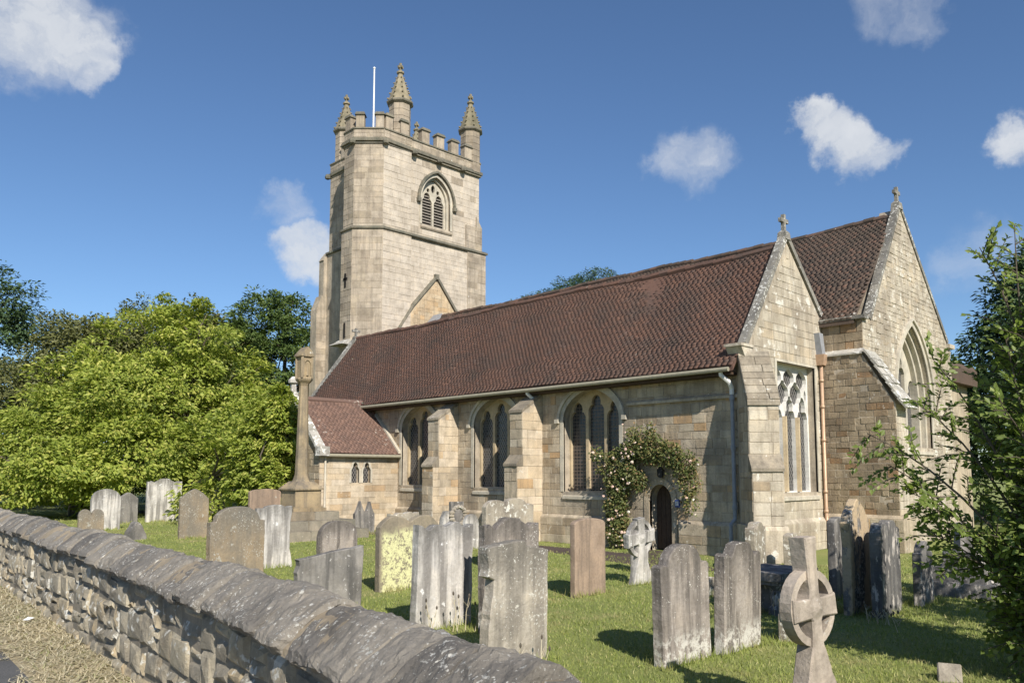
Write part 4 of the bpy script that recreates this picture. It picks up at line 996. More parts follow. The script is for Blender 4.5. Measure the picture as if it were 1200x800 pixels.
# stair turret
TP = [(-31.94, 23.95), (-31.94, 22.23), (-32.96, 21.18), (-33.85, 21.18), (-34.9, 22.2), (-34.9, 22.95)]
def oct_prism(mb, pts, z0, z1, grow=0.):
    q = offset2d(pts, -grow) if grow else pts     # pts run clockwise seen from above: outside on the left
    mb.prism([(x, y, z0) for x, y in q] + [(-33, 23.3, z0)], (0, 0, z1 - z0))
def outpts(d): return offset2d(TP, -d) if (Vector(offset2d(TP, -d)[2]) - Vector((-33.4, 22.6))).length > (Vector(TP[2]) - Vector((-33.4, 22.6))).length else offset2d(TP, d)
mb = MB(); mb.prism([(x, y, 0) for x, y in TP] + [(-33, 23.3, 0)], (0, 0, 18.62)); mb.prism([(x, y, 0) for x, y in outpts(.07)] + [(-33, 23.3, 0)], (0, 0, 14.1))
tu = part(mb, 'stair_turret', M['mortar'])
for i in range(5):
    for (pts_, za, zb, ch, sd) in ((TP, 14.4, 18.5, .32, 90), (outpts(.07), 5.5, 14.0, .34, 95)):
        a, b = Vector((*pts_[i], 0)), Vector((*pts_[i + 1], 0)); u = (b - a); n = Vector((u.y, -u.x, 0))
        if n.dot(a + u / 2 - Vector((-33.4, 22.7, 0))) < 0: n = -n
        wall_blocks(Frame(a, u, n), lambda p, q: (0, u.length), za, zb, ch, .6, M['tower'] if i else M['towerlow'], tu, seed=sd + i, joint=.004, jit=.006, cham=.007)
for z, h in ((11.6, .35), (9.1, .38)):
    mb = MB(); mb.box(-33.52, -33.38, 21.08, 21.2, z - h, z + h)
    if z > 10: mb.box(-33.62, -33.28, 21.08, 21.2, z + .02, z + .14)
    mb.build('slit_window', M['dark'], tu)
mb = MB(); mb.hexa([(-34.1, 20.6, 8.35), (-32.9, 20.6, 8.35), (-32.9, 21.3, 8.35), (-34.1, 21.3, 8.35), (-34.1, 20.9, 8.5), (-32.9, 20.9, 8.5), (-32.9, 21.3, 8.75), (-34.1, 21.3, 8.75)]); mb.build('turret_ledge', M['slab'], tu)
# bands
def band(mb, pts, z0, z1, out, taper=0.):
    o = pts_off(pts, out); n = len(pts)
    for i in range(n - 1):
        a, b, c, d = pts[i], pts[i + 1], o[i + 1], o[i]
        mb.add([(*a, z0 + taper * 0), (*b, z0), (*c, z0 + taper), (*d, z0 + taper), (*a, z1), (*b, z1), (*c, z1 - taper), (*d, z1 - taper)], [(3, 2, 1, 0), (4, 5, 6, 7), (2, 3, 7, 6), (0, 1, 5, 4), (1, 2, 6, 5), (3, 0, 4, 7)])
def pts_off(pts, d, cen=Vector((-34.5, 25, 0))):
    a = offset2d(pts, d); b = offset2d(pts, -d); k = len(pts) // 2
    f = lambda q: (Vector((*q[k], 0)) - cen).length
    return a if f(a) > f(b) else b
RIM = [(-38.0, 28.75), (-32.02, 28.75), (-32.02, 23.95)] + TP[1:5] + [(-34.9, 22.9), (-38.0, 22.9), (-38.0, 28.75)]
mb = MB(); band(mb, RIM, 18.56, 18.82, .16, .05); band(mb, RIM, 18.50, 18.56, .08); part(mb, 'cornice', M['string'])
mb = MB(); band(mb, [(-38.0, 29.1), (-31.95, 29.1), (-31.95, 23.95)] + TP[1:5] + [(-34.9, 22.85), (-38.05, 22.85)], 14.08, 14.3, .15, .06); part(mb, 'string_course', M['string'])
# parapet with merlons
mb = MB()
band(mb, RIM, 18.8, 19.28, .02); inn = pts_off(RIM, -.0)
par_ = part(mb, 'parapet', M['tower'])
mcap = []
def merlon_row(a, b, pos, w=.62):
    a, b = Vector((*a, 0)), Vector((*b, 0)); u = (b - a); L = u.length; u.normalize(); n = Vector((u.y, -u.x, 0))
    if n.dot(a + u * L / 2 - Vector((-34.5, 25.5, 0))) < 0: n = -n
    mbw = MB()
    # wall thickness
    p = [a - n * .3, b - n * .3, b + n * .03, a + n * .03]
    mbw.hexa([(q.x, q.y, 18.78) for q in p] + [(q.x, q.y, 19.24) for q in p]); pwl = mbw.build('parapet_wall', M['mortar'], par_); wall_blocks(Frame(a + n * .03, u, n), lambda p_, q_: (0, L), 18.84, 19.24, .22, .5, M['tower'], par_, seed=int(L * 100))
    m = MB(); p = [a - n * .34, b - n * .34, b + n * .09, a + n * .09]
    m.hexa([(q.x, q.y, 19.24) for q in p] + [(q.x, q.y, 19.31) for q in p]); m.build('coping', M['string'], par_)
    for c in pos:
        c0_ = a + u * (c - w / 2); c1_ = a + u * (c + w / 2); p = [c0_ - n * .29, c1_ - n * .29, c1_ + n * .028, c0_ + n * .028]
        m = MB(); m.hexa([(q.x, q.y, 19.3) for q in p] + [(q.x, q.y, 19.98) for q in p]); m.build('merlon', M['tower'], par_)
        e = .06; p = [c0_ - n * .36 - u * e, c1_ - n * .36 - u * e + u * 2 * e, c1_ + n * .10 + u * e, c0_ + n * .10 - u * e]
        m = MB(); m.hexa([(q.x, q.y, 19.98) for q in p] + [((q.x + (c0_.x + c1_.x) / 2) / 2 * .5 + q.x * .5, (q.y + (c0_.y + c1_.y) / 2) / 2 * .5 + q.y * .5, 20.12) for q in p]); m.build('merlon_cap', M['string'], par_)
merlon_row((-32.02, 23.95), (-32.02, 28.75), [.95, 1.95, 2.95, 3.9], .5)
merlon_row(TP[0], TP[1], [.5, 1.42], .42)
merlon_row(TP[1], TP[2], [.22, 1.2], .42)
merlon_row(TP[2], TP[3], [.6], .45)
merlon_row(TP[3], TP[4], [.5, 1.3], .5)
merlon_row((-34.9, 22.9), (-38.0, 22.9), [.6, 1.7], .6)
merlon_row((-38.0, 22.9), (-38.0, 28.75), [1.4, 2.7, 4.0]); merlon_row((-38.0, 28.75), (-32.02, 28.75), [1.4, 2.7, 4.0])
# carved bosses
for (x, y) in ((-31.85, 24.1), (-31.85, 25.75), (-31.85, 27.4), (-31.8, 22.25), (-32.95, 21.05), (-38.05, 22.75)):
    mb = MB(); mb.lathe((x, y, 18.42), [(.05, 0), (.15, .05), (.17, .16), (.12, .28), (.03, .32)], 7); part(mb, 'carved_boss', M['string'])
# pinnacles
def pinnacle(x, y, k=1.):
    mb = MB(); mb.lathe((x, y, 0), [(.60, 18.7), (.57, 18.9)] + [(r_, 18.9 + k * .36 + dz) for k in range(6) for r_, dz in ((.57, .0), (.57, .325), (.552, .332), (.552, .353))] + [(.57, 21.06)], 8); o = part(mb, 'pinnacle', M['tower'])
    m = MB(); m.lathe((x, y, 0), [(.57, 21.0), (.70, 21.1), (.72, 21.17), (.66, 21.24)], 8); m.build('moulded_cap', M['string'], o)
    m = MB(); m.lathe((x, y, 0), [(.63, 21.22), (.13, 22.72), (.13, 22.78), (.20, 22.8), (.20, 22.88), (.09, 22.95)], 8)
    m.build('spire', M['pinn'], o)
    m = MB()
    for e in range(8):
        th = 2 * math.pi * (e + .5) / 8
        for q in range(5):
            t = .06 + q * .2; r = .63 + (.13 - .63) * t + .035; z = 21.22 + 1.5 * t; s = .062 - .006 * q
            cx_, cy_ = x + r * math.cos(th), y + r * math.sin(th)
            m.lathe((cx_, cy_, z), [(.01, -s * .6), (s, 0), (s * .8, s), (.01, s * 1.4)], 5)
    m.build('crocket', M['pinn'], o)['kind'] = 'stuff'
    m = MB(); t = .05; m.box(x - t, x + t, y - t, y + t, 22.92, 23.36); m.box(x - t * .9, x + t * .9, y - .16, y + .16, 23.1, 23.2); m.box(x - .16, x + .16, y - t * .95, y + t * .95, 23.105, 23.195); m.build('finial_cross', M['pinn'], o)
for x, y in ((-32.45, 23.55), (-32.45, 28.4), (-37.4, 23.45), (-37.4, 28.4)): pinnacle(x, y)
# western angle buttresses
mb = MB(); mb.box(-38.6, -38.0, 22.2, 22.95, 0, 11.0); mb.prism([(-38.6, 22.2, 11.0), (-38.6, 22.5, 11.8), (-38.6, 22.95, 11.8), (-38.6, 22.95, 11.0)], (.6, 0, 0)); mb.box(-38.5, -38.02, 22.6, 22.95, 11.8, 13.8); mb.prism([(-38.5, 22.55, 13.8), (-38.5, 22.9, 14.3), (-38.5, 22.95, 14.3), (-38.5, 22.95, 13.8)], (.48, 0, 0))
wb_ = part(mb, 'angle_buttress', M['mortar'])
wall_blocks(Frame((-38.0, 22.95, 0), (0, -1, 0), (1, 0, 0)), lambda a, b: (0, .75), 2, 11.0, .33, .5, M['tower'], wb_, seed=99)
# flagpole
fp = empty('flagpole', (-36.1, 24.4, 18.6)); tag(fp, 'slim white flagpole rising from the church tower roof', 'flagpole')
mb = MB(); mb.tube([(0, 0, 0), (0, 0, 6.15)], [.06, .04], 8); mb.build('pole', M['whitepaint'], fp)
mb = MB(); mb.lathe((0, 0, 6.13), [(.03, 0), (.07, .04), (.07, .1), (.02, .14)], 8); mb.build('truck', M['whitepaint'], fp)

flush_blocks('stone', 295, 'stonework')

# ================================================================== CHURCHYARD CROSS
MX, MY = -23.9, 13.55
cc_ = empty('churchyard_cross', (MX, MY, 0), 0)
tag(cc_, 'tall stone column with a carved lantern head on a stepped base beside the porch', 'monument')
z = 0
for (h, s, b) in ((.30, 1.62, 3), (.30, 1.30, 3), (.26, .92, 2)):
    for sx in range(b):
        for sy in range(b):
            w = 2 * s / b; x0, y0 = -s + sx * w, -s + sy * w
            if 0 < sx < b - 1 and 0 < sy < b - 1: continue
            mb = MB(); j = .008; q = random.uniform(-.012, .012)
            mb.hexa([(x0 + j, y0 + j, z), (x0 + w - j, y0 + j, z), (x0 + w - j, y0 + w - j, z), (x0 + j, y0 + w - j, z), (x0 + j + .015, y0 + j + .015, z + h + q), (x0 + w - j - .015, y0 + j + .015, z + h + q), (x0 + w - j - .015, y0 + w - j - .015, z + h), (x0 + j + .015, y0 + w - j - .015, z + h)])
            mb.build('step_stone', M['step'], cc_)
    mb = MB(); mb.box(-s + .04, s - .04, -s + .04, s - .04, z + .0, z + h - .03); mb.build('step_core', M['step'], cc_)
    z += h
mb = MB(); mb.box(-.60, .60, -.60, .60, z, z + .12); mb.box(-.52, .52, -.52, .52, z + .12, z + .17); mb.box(-.47, .47, -.47, .47, z + .17, z + .70)
mb.hexa([(-.54, -.54, z + .70), (.54, -.54, z + .70), (.54, .54, z + .70), (-.54, .54, z + .70), (-.54, -.54, z + .75), (.54, -.54, z + .75), (.54, .54, z + .75), (-.54, .54, z + .75)])
mb.hexa([(-.53, -.53, z + .75), (.53, -.53, z + .75), (.53, .53, z + .75), (-.53, .53, z + .75), (-.30, -.30, z + .98), (.30, -.30, z + .98), (.30, .30, z + .98), (-.30, .30, z + .98)])
mb.build('pedestal', M['cross'], cc_); zt = z + .98
mb = MB(); mb.lathe((0, 0, zt), [(.32, -.02), (.28, .06), (.23, .2), (.22, .3), (.15, 3.1), (.15, 3.22)], 8); mb.build('shaft', M['cross'], cc_)
zt += 3.18
mb = MB(); mb.lathe((0, 0, zt), [(.15, 0), (.18, .08), (.26, .16), (.29, .22), (.27, .26)], 8); mb.build('capital', M['cross'], cc_)
hd = MB(); zt += .26; hd.box(-.19, .19, -.18, .18, zt, zt + .72); lh = hd.build('lantern_head', M['cross'], cc_)
for sx, sy in ((1, 1), (1, -1), (-1, 1), (-1, -1)):
    mb = MB(); mb.lathe((sx * .19, sy * .18, zt), [(.05, 0), (.05, .68), (.03, .72)], 6); mb.build('corner_shaft', M['cross'], lh)
for sx in (1, -1):
    mb = MB(); f = Frame((sx * .192, -.12, zt + .08), (0, 1, 0), (sx, 0, 0)); o = [(.24, 0)] + arch(0, .24, .34, .52, 'gothic', 6) + [(0, 0)]
    ring(mb, f, o, offset2d(o, -.05), 0, .035); mb.tube([(sx * .195, 0, zt + .08), (sx * .195, 0, zt + .4)], [.05, .035], 6); mb.build('carved_niche', M['cross'], lh)
mb = MB(); mb.prism([(-.25, -.25, zt + .72), (-.25, .25, zt + .72), (-.25, .25, zt + .77), (-.25, 0, zt + 1.06), (-.25, -.25, zt + .77)], (.50, 0, 0)); mb.build('saddle_roof', M['cross'], cc_)

# ================================================================== GRAVESTONES
def rough_outline(pts, amp, seed, step=.05):
    out = []
    n = len(pts)
    for i in range(n):
        a, b = Vector(pts[i]), Vector(pts[(i + 1) % n]); L = (b - a).length; k = max(1, int(L / step))
        for j in range(k): out.append(a.lerp(b, j / k))
    res = []
    for p in out:
        v = noise.noise_vector(Vector((p.x * 5 + seed, p.y * 5, seed * 1.7))) * amp + noise.noise_vector(Vector((p.x * 17 + seed, p.y * 17, seed))) * amp * .5
        res.append((p.x + v.x, p.y + (v.y if p.y > .02 else 0)))
    return res
def profile(kind, t):
    c = abs(t - .5) * 2
    if kind == 'scallop':
        if c < .70: return .80 + .20 * math.sqrt(max(0, 1 - (c / .72) ** 2))
        return .80 + .035 * math.sqrt(max(0, 1 - ((c - .86) / .15) ** 2))
    if kind == 'ornate':
        if c < .44: return .955 + .045 * math.sqrt(max(0, 1 - (c / .45) ** 2))
        if c < .72: return .90 + .035 * math.cos((c - .44) * 14)
        return .865 + .04 * math.sqrt(max(0, 1 - ((c - .86) / .16) ** 2))
    if kind == 'seg': return .93 + .07 * math.sqrt(max(0, 1 - c * c))
    if kind == 'round': return .72 + .28 * math.sqrt(max(0, 1 - c ** 2.3))
    if kind == 'shoulder': return (.84 + .16 * math.sqrt(max(0, 1 - (c / .78) ** 2))) if c < .78 else .82 - .06 * (c - .78)
    if kind == 'point': return 1 - .20 * c ** 1.35
    if kind == 'double': return .90 + .09 * abs(math.sin(2 * math.pi * t)) ** .8 - .05 * max(0, (c - .7) / .3)
    if kind == 'heart': return .78 + .22 * abs(math.sin(2 * math.pi * t)) ** .55
    if kind == 'twin': return .62 + .38 * (max(0, 1 - abs((t - .27) / .24)) ** 1.2 + max(0, 1 - abs((t - .75) / .22)) ** 1.2)
    if kind == 'diag': return (.80 + .24 * t * .85) if t > .02 else .8
    if kind == 'triple': return .90 + .09 * abs(math.cos(1.5 * math.pi * (t - .5) * 1.1)) ** .7 + (.02 if .36 < t < .64 else 0) - (.04 if c > .86 else 0)
    if kind == 'wavy': return .965 + .022 * math.cos(t * 2 * math.pi * 3) + .015 * math.cos(t * 2 * math.pi * 1.0 + 2.2)
    if kind == 'wavy2':
        return .88 + .10 * math.sqrt(max(0, 1 - ((t - .22) / .2) ** 2)) if t < .38 else (.90 + .10 * math.sqrt(max(0, 1 - ((t - .62) / .22) ** 2)) if t < .84 else .885 + .03 * math.sin((t - .84) * 20))
    if kind == 'brk': return .955 + .045 * (t / .4) if t < .4 else (1.0 if t < .62 else .93 + .02 * math.cos((t - .62) * 8))
    if kind == 'flare': return .96 + .04 * math.sqrt(max(0, 1 - (c / .55) ** 2)) if c < .55 else .955 + .02 * (c - .55)
    if kind == 'flat': return 1.0
    if kind == 'rock': return max(.05, 1 - c ** 1.5 * .9)
    if kind == 'spire': return (.60 + .40 * (1 - (c / .55)) ** .8) if c < .55 else .60 - .25 * (c - .55)
    return 1
def gravestone(name, x, y, w, h, th, kind, mat, label, cat='gravestone', rz=0, lean=0, tilt=0, group=None, sides=None, rough=.010, seed=None, sink=.06):
    y += .05 * w; w *= .90; o = empty(name, (x, y, 0), R(rz))
    seed = seed if seed is not None else (x * 3.1 + y * 1.7) % 50
    top = [(w * (t - .5), h * profile(kind, t)) for t in [i / 30 for i in range(30, -1, -1)]]
    if sides: left, right = ([(p_ * .9, q_) for p_, q_ in e_] for e_ in sides)
    else: left, right = [], []
    pts = [(-w / 2, -sink), (w / 2, -sink)] + right + top + left
    pts = rough_outline(pts, rough, seed)
    inset = offset2d(pts + [pts[0]], .012)[:-1]
    n = len(pts); ch = .012
    vs = [(0, a, b) for a, b in inset] + [(-ch, a, b) for a, b in pts] + [(-th + ch, a, b) for a, b in pts] + [(-th, a, b) for a, b in inset]
    fs = []
    tri = tessellate_polygon([[Vector((a, b, 0)) for a, b in inset]])
    for t in tri:
        a, b, c = (Vector(vs[i]) for i in t)
        t = tuple(t) if (b - a).cross(c - a).x > 0 else tuple(reversed(t))
        fs.append(t); fs.append(tuple(i + 3 * n for i in reversed(t)))
    for k in range(3):
        fs += [(k * n + i, (k + 1) * n + i, (k + 1) * n + (i + 1) % n, k * n + (i + 1) % n) for i in range(n)]
    mb = MB(); mb.add(vs, fs)
    s = mb.build('headstone_slab', mat, o); s.rotation_euler = (R(tilt), R(lean), 0)
    tag(o, label, cat, group)
    return o
G_ = 'gravestones in the churchyard'
gs = lambda *a, **k: gravestone('gravestone', *a, group=G_, **k)
gs(-5.15, 7.74, .98, 1.31, .15, 'scallop', GS['grey'], 'grey speckled headstone with round head and small shoulders, nearest the camera left of its twin', rz=-3, lean=-1)
gs(-5.05, 8.76, 1.0, 1.27, .15, 'ornate', GS['grey'], 'grey streaked headstone with a stepped curly top, right of the round shouldered one', rz=2, lean=1, tilt=-1, seed=11)
gs(-9.09, 10.74, .95, 1.32, .12, 'seg', GS['pink'], 'smooth pinkish brown headstone with a gently curved top, alone on the grass', rz=2, rough=.005)
gs(-10.48, 14.1, .62, .95, .12, 'seg', GS['white'], 'small white headstone half hidden behind the white wheel cross', rz=5)
gs(-6.35, 6.24, 1.04, 1.36, .16, 'brk', GS['beige'], 'large broken headstone with a chipped left edge, close behind the wall coping', rz=0, lean=1, rough=.016, seed=4,
   sides=([(-.50, 1.06), (-.52, 1.0), (-.40, .96), (-.43, .78), (-.47, .6), (-.49, .3)], []))
gs(-7.86, 7.63, 1.12, 1.49, .14, 'triple', GS['grey'], 'dark lichened headstone with a scalloped top directly behind the broken one', rz=-2, seed=17, rough=.016)
gs(-13.4, 12.95, 1.72, 1.52, .16, 'wavy2', GS['lich'], 'wide pale headstone with a double curved top, in front of the second window', rz=0, seed=21)
gs(-8.6, 7.05, 1.1, 1.43, .15, 'wavy', GS['white'], 'tall whitish headstone with wavy top and dark vertical streaks behind the wall', rz=1, tilt=-1.5, seed=31, rough=.013)
gs(-11.9, 8.93, 1.5, 1.34, .15, 'double', GS['yellow'], 'double topped headstone half covered in yellow lichen', rz=0, seed=9)
gs(-10.86, 6.62, 1.24, .98, .15, 'diag', GS['slate'], 'dark grey headstone broken along a slanting top, behind the wall', rz=-3, tilt=-2, seed=13, rough=.014,
   sides=([(-.60, .76), (-.58, .70), (-.63, .6), (-.60, .45), (-.63, .3)], []))
gs(-14.1, 8.83, 1.02, 1.15, .14, 'round', GS['grey'], 'grey headstone with rounded head behind the slanting broken one', rz=4, seed=19)
gs(-16.6, 8.77, .92, 1.40, .13, 'flare', GS['white'], 'white headstone with flared shoulders behind the big brown one', rz=-4, tilt=2, seed=23,
   sides=([(-.46, 1.2), (-.40, .95), (-.40, .4)], [(.38, .4), (.40, .95), (.46, 1.2)]))
gs(-14.5, 6.86, 1.24, 1.48, .16, 'shoulder', GS['brown'], 'large tan and grey headstone with round shouldered head, standing against the wall', rz=4, seed=29)
gs(-25.6, 13.1, 1.27, 1.57, .15, 'seg', GS['pink'], 'plain brown headstone with low curved top, left of the column base', rz=0, seed=37)
gs(-34.4, 15.4, .78, 1.62, .2, 'spire', GS['lich'], 'small pale ornate headstone with a pointed finial under the tree', rz=0, seed=41)
gs(-25.8, 10.75, 1.04, 1.60, .14, 'point', GS['brown'], 'tan headstone with a pointed ogee head left of the white flared one', rz=0, seed=43)
gs(-35.9, 13.6, 1.66, 1.86, .18, 'triple', GS['white'], 'wide whitish headstone with a scalloped top below the bright green tree', rz=0, seed=47)
gs(-31.9, 9.98, 1.14, 1.52, .16, 'round', GS['white'], 'pale grey round headed stone behind the brown twin headed stone', rz=0, seed=53)
gs(-35.5, 12.0, .95, 1.30, .16, 'point', GS['slate'], 'darker grey headstone partly hidden by the pale round headed one', rz=12, seed=59)
gs(-28.1, 8.37, .85, .95, .14, 'heart', GS['brown'], 'low brown headstone with a twin rounded top just behind the wall', rz=0, seed=61)
gs(-42.4, 12.2, 1.34, 1.62, .16, 'flat', GS['slate'], 'dark square headstone in deep shade under the tree', rz=0, seed=67)
gs(-23.7, 15.9, .9, 1.15, .16, 'twin', GS['slate'], 'grey twin pointed headstone in front of the porch wall', rz=0, seed=71)
gs(-16.6, 14.65, .55, .98, .14, 'round', GS['white'], 'small white round topped headstone right of the wreath carving', rz=0, seed=73)
gs(-20.0, 17.0, .62, 1.18, .12, 'flat', GS['slate'], 'narrow grey stone with upright grooves beside the wall buttress', rz=0, seed=79)
gs(-18.3, 13.6, 1.1, 1.02, .2, 'wavy', GS['lich'], 'low mossy stone with a ragged top behind the yellow lichened one', rz=0, seed=80, rough=.03)
gs(-8.7, 15.95, 1.02, 1.05, .22, 'ornate', GS['lich'], 'squat lichen crusted headstone with a carved top at the foot of the corner buttress', rz=14, seed=83, rough=.02)
gs(-8.4, 16.95, .62, .78, .18, 'seg', GS['lich'], 'small lichened slab right of the squat carved one by the corner buttress', rz=10, seed=85)
gs(-4.86, 9.78, .52, .42, .16, 'point', GS['lich'], 'very small pale footstone between the twin grey stones and the ringed cross', rz=6, seed=89)
gs(-5.1, 12.4, 1.02, 1.72, .14, 'point', GS['mottled'], 'tallest dark headstone mottled with orange and white lichen', rz=4, tilt=2, seed=97, rough=.02,
   sides=([(-.50, 1.3), (-.44, 1.05), (-.48, .7)], []))
gs(-5.9, 13.6, .7, 1.36, .14, 'seg', GS['slate'], 'grey headstone peeping out left of the tallest mottled one', rz=4, seed=101)
gs(-4.7, 12.5, 1.16, 1.40, .16, 'wavy2', GS['dark'], 'dark headstone with a twin rounded top, in the shade right of the tallest one', rz=6, seed=103)
gs(-4.67, 13.92, .78, 1.0, .13, 'scallop', GS['dark'], 'narrow dark headstone with pale vertical stripes, in the tree shade', rz=4, seed=107, tilt=-1)
gs(-2.75, 9.05, .34, .17, .22, 'rock', GS['lich'], 'tiny pale stone stub in the grass at the bottom of the view', rz=20, seed=109)
gs(-26.6, 9.3, .66, .58, .45, 'rock', GS['slate'], 'small rough pyramid shaped rock on the lawn beyond the wall', cat='rock', rz=0, seed=113, rough=.03)
gs(-7.6, 12.2, .30, .32, .1, 'seg', GS['lich'], 'very small pale footstone between the two streaked grey headstones', rz=0, seed=115)

def celtic(name, x, y, H, arm, th, mat, label, rz, lean, tilt, shaft_w, ring_r, zc, base=None, group='ringed stone crosses'):
    o = empty(name, (x, y, 0), R(rz)); tag(o, label, 'cross', group)
    def tilted(s): s.rotation_euler = (R(tilt), R(lean), 0)
    w0, w1 = shaft_w; a = w1 / 2 * .8; aw = w1 * .50
    pts = [(-w0 / 2, -.05), (w0 / 2, -.05), (w1 / 2, zc - ring_r * .95), (a, zc - aw * 1.3), (a * 1.2, zc - aw), (arm / 2, zc - aw * 1.15), (arm / 2, zc + aw * 1.15), (a * 1.2, zc + aw), (a, zc + aw * 1.4), (a * 1.25, H), (-a * 1.25, H), (-a, zc + aw * 1.4), (-a * 1.2, zc + aw), (-arm / 2, zc + aw * 1.15), (-arm / 2, zc - aw * 1.15), (-a * 1.2, zc - aw), (-a, zc - aw * 1.3), (-w1 / 2, zc - ring_r * .95)]
    pts = rough_outline(pts, .012, x, .05); ins = offset2d(pts + [pts[0]], .014)[:-1]; n = len(pts)
    vs = [(0, *q) for q in ins] + [(-.014, *q) for q in pts] + [(-th + .014, *q) for q in pts] + [(-th, *q) for q in ins]
    fs = []
    for t in tessellate_polygon([[Vector((*q, 0)) for q in ins]]):
        A, B, C = (Vector(vs[i]) for i in t); t = tuple(t) if (B - A).cross(C - A).x > 0 else tuple(reversed(t)); fs += [t, tuple(i + 3 * n for i in reversed(t))]
    for k in range(3): fs += [(k * n + i, (k + 1) * n + i, (k + 1) * n + (i + 1) % n, k * n + (i + 1) % n) for i in range(n)]
    mb = MB(); mb.add(vs, fs); tilted(mb.build('cross_shaft', mat, o))
    mb = MB(); N_ = 28; ro, ri = ring_r, ring_r * .79
    for i in range(N_):
        t0, t1 = 2 * math.pi * i / N_, 2 * math.pi * (i + 1) / N_
        q = [(ri, t0), (ro, t0), (ro, t1), (ri, t1)]
        P = [(r_ * math.sin(t_a), zc + r_ * math.cos(t_a)) for r_, t_a in q]
        mb.add([(-.03, *p_) for p_ in P] + [(-th + .03, *p_) for p_ in P], [(0, 1, 2, 3), (7, 6, 5, 4), (1, 5, 6, 2), (0, 3, 7, 4)])
    tilted(mb.build('ring', mat, o))
    mb = MB(); mb.lathe((0, 0, zc), [(0.001, 0), (.001, .001)], 3)
    mb = MB(); f = 10
    vs = [(.035, 0, zc)] + [(.0, ring_r * .30 * math.sin(2 * math.pi * i / f), zc + ring_r * .30 * math.cos(2 * math.pi * i / f)) for i in range(f)]
    mb.add(vs, [(0, 1 + (i + 1) % f, 1 + i) for i in range(f)]); tilted(mb.build('boss', mat, o))
    if base:
        mb = MB(); z_ = 0
        for (bw_, bd, bh, tp) in base:
            c = -th / 2; mb.hexa([(c - bd, -bw_, z_ - .03), (c + bd, -bw_, z_ - .03), (c + bd, bw_, z_ - .03), (c - bd, bw_, z_ - .03), (c - bd * tp, -bw_ * tp, z_ + bh), (c + bd * tp, -bw_ * tp, z_ + bh), (c + bd * tp, bw_ * tp, z_ + bh), (c - bd * tp, bw_ * tp, z_ + bh)]); z_ += bh
        mb.build('base', mat, o)
    return o
celtic('ringed_cross', -3.07, 6.66, 1.56, .60, .17, GS['celtic'], 'weathered pinkish ringed cross on a tapering base, nearest at right', -8, -2, 2, (.70, .16), .32, .97, base=[(.46, .30, .12, .92)])
celtic('ringed_cross', -9.3, 12.6, 1.26, .78, .15, GS['white'], 'leaning white ringed cross in front of the small door', -2, 4, 7, (.66, .22), .36, .88)

# carved wreath marker
wr = empty('carved_marker', (-18.1, 15.1, 0)); tag(wr, 'small white marker carved with a stone wreath, near the wall buttress', 'gravestone', G_)
mb = MB(); mb.prism([(0, -.30, -.05), (0, .30, -.05), (0, .20, .80), (0, .08, 1.0), (0, -.08, 1.0), (0, -.20, .80)], (-.2, 0, 0)); mb.build('headstone_slab', GS['white'], wr)
mb = MB(); N_ = 16
for i in range(N_):
    th = 2 * math.pi * i / N_; c = Vector((.06, .30 + .26 * math.sin(th), .86 + .26 * math.cos(th))); mb.lathe(c, [(.01, -.07), (.08, -.02), (.08, .03), (.01, .07)], 6)
mb.build('wreath', GS['lich'], wr)
# chest tomb and stepped pedestal in the shade
ct = empty('table_tomb', (-6.2, 11.75, 0)); tag(ct, 'low dark table tomb with an overhanging slab, beside the dry weeds', 'tomb')
mb = MB(); mb.box(-.45, .45, -.62, .62, .50, .62); mb.box(-.40, .40, -.57, .57, .44, .50); mb.build('slab', GS['slate'], ct)
for sx in (-.3, .3):
    for sy in (-.45, .45):
        mb = MB(); mb.lathe((sx, sy, 0), [(.13, 0), (.13, .08), (.08, .14), (.10, .26), (.07, .36), (.13, .44)], 8); mb.build('leg', GS['dark'], ct)
mb = MB(); mb.box(-.2, .2, -.3, .3, 0, .44); mb.build('core', GS['dark'], ct)
pd = empty('stepped_pedestal', (-4.6, 15.6, 0)); tag(pd, 'dark stepped stone pedestal with a stump of cross in the tree shade', 'tomb')
mb = MB(); z_ = 0
for s_, h_ in ((.62, .24), (.45, .24), (.28, .26)): mb.hexa([(-s_, -s_, z_), (s_, -s_, z_), (s_, s_, z_), (-s_, s_, z_), (-s_ * .93, -s_ * .93, z_ + h_), (s_ * .93, -s_ * .93, z_ + h_), (s_ * .93, s_ * .93, z_ + h_), (-s_ * .93, s_ * .93, z_ + h_)]); z_ += h_
mb.build('base', GS['dark'], pd); mb = MB(); mb.lathe((0, 0, z_ - .02), [(.2, 0), (.16, .1), (.13, .5), (.09, .52)], 6); mb.build('stump', GS['slate'], pd)

# lantern, signs beside the little door
ln = empty('door_lantern', (-12.72, 18.05, 2.15)); tag(ln, 'black iron lantern on a bracket above the small arched door', 'lantern')
mb = MB(); mb.lathe((0, 0, 0), [(.05, -.16), (.08, -.14), (.10, .04), (.05, .12), (.02, .16)], 6); mb.build('lamp_body', M['iron'], ln)
mb = MB(); mb.tube([(0, 0, .15), (0, .06, .22), (0, .15, .22)], .014, 6); mb.build('bracket', M['iron'], ln)
sg = empty('door_sign', (-12.26, 18.14, 1.3)); tag(sg, 'small dark blue notice on the wall right of the arched door', 'sign')
mb = MB(); mb.box(-.07, .07, -.012, .02, -.1, .1); mb.build('plate', M['sign'], sg)
mb = MB(); mb.box(-.045, -.01, -.016, -.011, -.06, .06); mb.box(.015, .045, -.016, -.011, -.06, .06); mb.build('pale_mark', M['whitepaint'], sg)
nb = empty('litter_paper', (-10.9, 2.62, ZV + .03), .4); tag(nb, 'scrap of white paper lying on the dry verge', 'litter')
